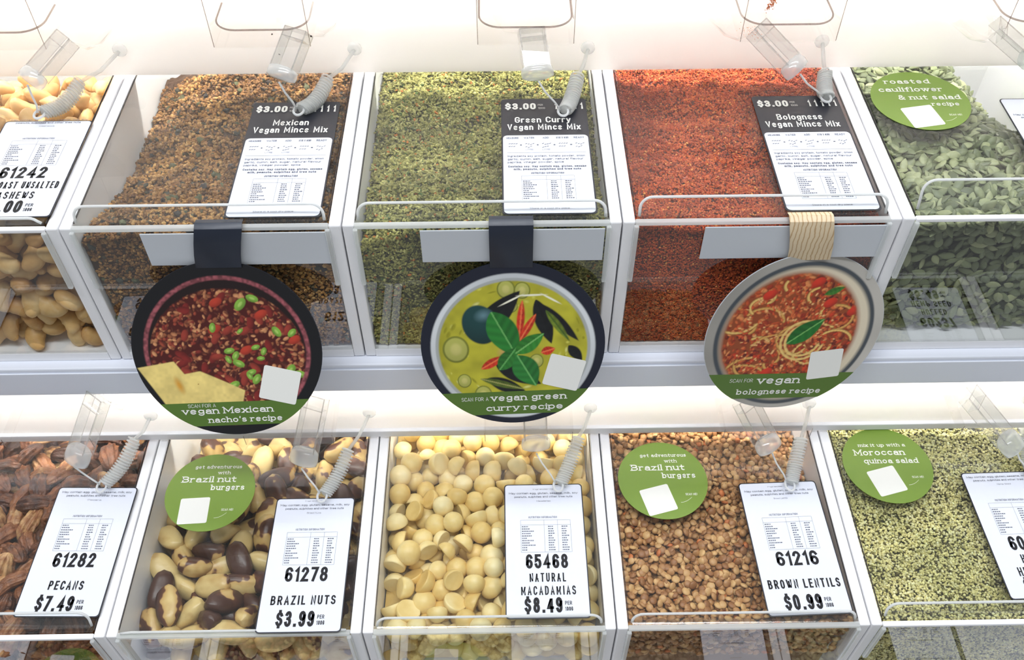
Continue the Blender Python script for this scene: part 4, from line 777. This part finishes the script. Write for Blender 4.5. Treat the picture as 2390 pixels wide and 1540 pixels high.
# ------------------------------------------------------------------ scoop pockets, scoops, tethers
def pocket(k, row, label, ztop):
    y, z = row; yb = y + .182 if row is UP else y + .1855; t = thing('scoop_pocket', label, 'holder', (k * P + .134, yb, z), 'clear scoop pockets on the backing panels')
    w = .0365; fy = -.042; zb = .056 if row is UP else .052; h = ztop
    b = MB()
    for s in (-1, 1): b.box(s * w - .0008, s * w + .0008, fy, -.001, zb, h)
    b.box(-w, w, fy - .001, fy, zb, h); b.box(-w, w, fy, -.001, zb - .001, zb); b.obj('pocket_wall', POCKET, t)
    for s in (-1, 1): b = MB(); b.tube([(s * w, fy - .0006, zb), (s * w, fy - .0006, h)], .00028, 5); b.obj('corner_seam', LINE, t)
    if row is UP:
        pts = rrect(-w * .97, w * .97, -.0405, .03, .017, 8, (0, 0, 1, 1)); pts = [q for q in pts if q[1] < -.0015]; pts = sorted(pts, key=lambda q: math.atan2(q[1] + .0, q[0])) 
        b = MB(); b.tube([(-w * .97, -.0015, .0690)] + [(a, c, .0690) for a, c in pts] + [(w * .97, -.0015, .0690)], .0007, 6); b.obj('pocket_rim', LINE, t, True)
    return t
def scoop(tip, root, label, group='clear scoops hanging on the bins', bowl=.05, w=.0190):
    """clear scoop: bowl in the pocket, channel handle toward the shopper, moulded knob at the tip"""
    A = Vector(root); B = Vector(tip); d = (B - A).normalized(); s = Vector((0, 0, 1)).cross(d).normalized(); n = d.cross(s) 
    if n.z < 0: n = -n
    t = thing('scoop', label, 'scoop', A, group); L = (B - A).length
    fr = lambda a, c, e: tuple(d * a + s * c + n * e)
    def bx(b, a0, a1, c0, c1, e0, e1):
        b.add([fr(a0, c0, e0), fr(a1, c0, e0), fr(a1, c1, e0), fr(a0, c1, e0), fr(a0, c0, e1), fr(a1, c0, e1), fr(a1, c1, e1), fr(a0, c1, e1)], [(3, 2, 1, 0), (4, 5, 6, 7), (0, 1, 5, 4), (1, 2, 6, 5), (2, 3, 7, 6), (3, 0, 4, 7)])
    b = MB(); bx(b, 0, L * .8, -w / 2, w / 2, 0, .0014)
    for c in (-1, 1): bx(b, 0, L * .84, c * w / 2 - .0007, c * w / 2 + .0007, -.009, .0015)
    bx(b, L * .18, L * .19, -w / 2, w / 2, -.008, 0); bx(b, L * .0, L * .01, -w / 2, w / 2, -.009, .001); b.obj('handle', SCOOP, t)
    b = MB()
    for c in (-1, 1): b.tube([fr(0, c * w / 2, .0015), fr(L * .84, c * w / 2, .0015)], .00045, 5); b.tube([fr(0, c * w / 2, -.009), fr(L * .84, c * w / 2, -.009)], .0003, 5)
    for a in (0., .19 * L): b.tube([fr(a, -w / 2, .0015), fr(a, w / 2, .0015)], .0004, 5)
    b.obj('handle_rim', SCOOPEDGE, t)
    b = MB(); kw = w * .64; pts = [(kw * math.cos(a), kw * .70 * math.sin(a)) for a in np.linspace(0, 2 * PI, 20, endpoint=False)]
    sec = [(L * .78, .72), (L * .82, .98), (L * .92, 1.05), (L * 1.0, 1.0), (L * 1.03, .7)]; vs = []; fs = []
    for i, (a, q) in enumerate(sec): vs += [fr(a, x * q, -.003 + y * q) for x, y in pts]
    m_ = len(pts)
    for i in range(len(sec) - 1): fs += [(i * m_ + j, i * m_ + (j + 1) % m_, (i + 1) * m_ + (j + 1) % m_, (i + 1) * m_ + j) for j in range(m_)]
    fs += [tuple(range(m_))[::-1], tuple((len(sec) - 1) * m_ + j for j in range(m_))]; b.add(vs, fs); b.obj('knob', KNOB, t, True)
    # bowl behind the handle, rounded trough
    b = MB(); prof = [(-.026 * math.cos(a), -.004 - .014 * math.sin(a)) for a in np.linspace(0, PI, 13)]; rows_ = [(0, .35), (-.1 * bowl, .8), (-.4 * bowl, 1.), (-bowl, 1.)]
    vs = [fr(a, x * q, y * q) for a, q in rows_ for x, y in prof]; m_ = len(prof); b.add(vs, [(i * m_ + j, i * m_ + j + 1, (i + 1) * m_ + j + 1, (i + 1) * m_ + j) for i in range(len(rows_) - 1) for j in range(m_ - 1)])
    o = b.obj('bowl', POCKET, t, True); sd = o.modifiers.new('solid', 'SOLIDIFY'); sd.thickness = .0012
    return t
def tether(anchor, low, knob, label, coil_from=.35, r=.0052, ribs=22, group='coiled clear tethers joining scoops to the panels'):
    A, B, K = Vector(anchor), Vector(low), Vector(knob); t = thing('coiled_tether', label, 'tether', A, group)
    b = MB(); pts = [(.0058 * math.cos(q), .0058 * math.sin(q)) for q in np.linspace(0, 2 * PI, 20, endpoint=False)]
    vs = []; fs = []
    for i, (s, dy) in enumerate(((1, 0), (1, -.0018), (.8, -.0032), (.4, -.004))): vs += [(x * s, dy, z * s) for x, z in pts]
    for i in range(3): fs += [(i * 20 + j, i * 20 + (j + 1) % 20, (i + 1) * 20 + (j + 1) % 20, (i + 1) * 20 + j) for j in range(20)]
    fs.append(tuple(60 + j for j in range(20))); b.add(vs, fs); b.obj('anchor_button', KNOB, t, True)
    cs = A.lerp(B, coil_from) - A; ce = B - A; d = (ce - cs); L = d.length; dn = d.normalized(); s = Vector((0, 0, 1)).cross(dn).normalized(); n = dn.cross(s); sag = lambda q: Vector((0, 0, -.006 * math.sin(PI * q)))
    b = MB(); b.tube([(0, -.003, 0), (cs * .5 + Vector((0, -.003, -.003))), cs], .0016, 6); b.obj('tether_sleeve', COIL, t, True)
    path = []; N = ribs * 12
    for i in range(N + 1):
        q = i / N; a = 2 * PI * ribs * q; rr = r * (.9 + .1 * math.sin(PI * q)); path.append(cs + d * q + sag(q) + (s * math.cos(a) + n * math.sin(a)) * rr)
    b = MB(); b.tube(path, .00085, 5); b.obj('coil', COIL, t, True)
    b = MB(); b.tube([cs + d * (i / 10) + sag(i / 10) for i in range(11)], [r * .72] * 11, 8); b.obj('coil_core', COIL, t, True)
    lp = [ce + Vector((.004 * math.cos(a) - .002, .006 * math.sin(a) - .002, .0)) for a in np.linspace(0, 2 * PI, 18, endpoint=False)]
    b = MB(); b.tube(lp, .001, 6, True); b.obj('end_ring', EDGE, t, True)
    kk = K - A; b = MB(); b.tube([kk, kk.lerp(ce, .3) + Vector((-.001, 0, -.002)), kk.lerp(ce, .65) + Vector((-.001, -.001, -.0015)), ce + Vector((-.004, 0, 0))], .0008, 6); b.obj('cord', EDGE, t, True); return t
for z0, place, tab in ((UP, 'upper', [
    ('cashew', (-0.0130, 0.1420, 0.0661), (-0.0404, 0.1151, 0.0460), (0.0061, 0.1830, 0.0278), (-0.0449, 0.1244, 0.0095), (-0.0412, 0.1142, 0.0414), 0.52),
    ('brown mince', (0.1617, 0.1420, 0.0691), (0.1478, 0.1154, 0.0460), (0.1961, 0.1830, 0.0266), (0.1576, 0.1251, 0.0095), (0.1474, 0.1146, 0.0413), 0.51),
    ('green curry', (0.3384, 0.1420, 0.0677), (0.3430, 0.1128, 0.0460), (0.3860, 0.1830, 0.0251), (0.3651, 0.1201, 0.0095), (0.3431, 0.1119, 0.0413), 0.47),
    ('orange mince', (0.5101, 0.1420, 0.0686), (0.5411, 0.1180, 0.0460), (0.5767, 0.1830, 0.0287), (0.5749, 0.1343, 0.0095), (0.5421, 0.1172, 0.0413), 0.56),
    ('pumpkin seed', (0.6916, 0.1420, 0.0675), (0.7249, 0.1288, 0.0460), (0.7680, 0.1830, 0.0304), (0.7636, 0.1360, 0.0095), (0.7259, 0.1284, 0.0414), 0.56),]),
                       (LO, 'lower', [
    ('pecan', (-0.0271, -0.0160, -0.1740), (-0.0529, -0.0491, -0.2218), (0.0040, -0.0045, -0.2168), (-0.0322, -0.0563, -0.2463), (-0.0537, -0.0501, -0.2272), 0.35),
    ('brazil nut', (0.1552, -0.0160, -0.1782), (0.1413, -0.0541, -0.2218), (0.1953, -0.0045, -0.2169), (0.1591, -0.0689, -0.2463), (0.1408, -0.0553, -0.2271), 0.47),
    ('macadamia', (0.3394, -0.0160, -0.1854), (0.3409, -0.0428, -0.2218), (0.3895, -0.0045, -0.2145), (0.3615, -0.0621, -0.2463), (0.3410, -0.0436, -0.2269), 0.40),
    ('lentil', (0.5200, -0.0160, -0.1896), (0.5430, -0.0462, -0.2218), (0.5814, -0.0045, -0.2126), (0.5611, -0.0646, -0.2463), (0.5437, -0.0471, -0.2268), 0.45),
    ('hemp seed', (0.7109, -0.0160, -0.1849), (0.7530, -0.0485, -0.2218), (0.7742, -0.0045, -0.2108), (0.7729, -0.0569, -0.2463), (0.7542, -0.0494, -0.2269), 0.47),])):
    for i, (nm, rt, tp, an, low, kn, cf_) in enumerate(tab):
        k = i - 1
        pocket(k, z0, 'clear box pocket for a scoop above the %s bin' % nm, .13 if z0 is UP else .064)
        scoop(tp, rt, 'clear plastic scoop hanging over the %s bin' % nm, bowl=.032 if z0 is UP else .004)
        tether(an, low, kn, 'ribbed clear tether hanging over the %s bin' % nm, cf_, .0058 if z0 is UP else .0058, 18)

def crumbs(name, label, pts, spread, d, n, items):
    c = np.repeat(np.array(pts, float), n, 0); N = len(c); p = c + RNG.normal(0, 1, (N, 3)) * np.array(spread)[None]
    tag(big_mesh(name, [ICO1], p, rotmats(N, 1), d * RNG.uniform(.4, 1.2, (N, 3)), palette(N, items), GRAIN), label, 'food', None, 'stuff')
crumbs('powder_residue', 'orange powder spilt on the scoop pocket above the bolognese mix', [(.5295, .1815, .063), (.5285, .1815, .066), (.5265, .1815, .060)], (.0010, .0002, .0018), .0005, 45, [(3, (214, 120, 60)), (1, (176, 84, 44))])
crumbs('powder_residue', 'faint orange powder dusting the floor of the scoop pocket', [(.508, .150, .0574)], (.0045, .004, .0001), .0004, 70, [(3, (220, 140, 84)), (1, (190, 100, 60))])
crumbs('mince_crumb', 'few dark crumbs stuck on the panel above the brown mince mix', [(.1433, .1395, .0665), (.1713, .1395, .0648), (.134, .1815, .0223)], (.0006, .0001, .0005), .0007, 3, [(1, (60, 44, 36))])
print('done', sum(len(m.polygons) for m in bpy.data.meshes))
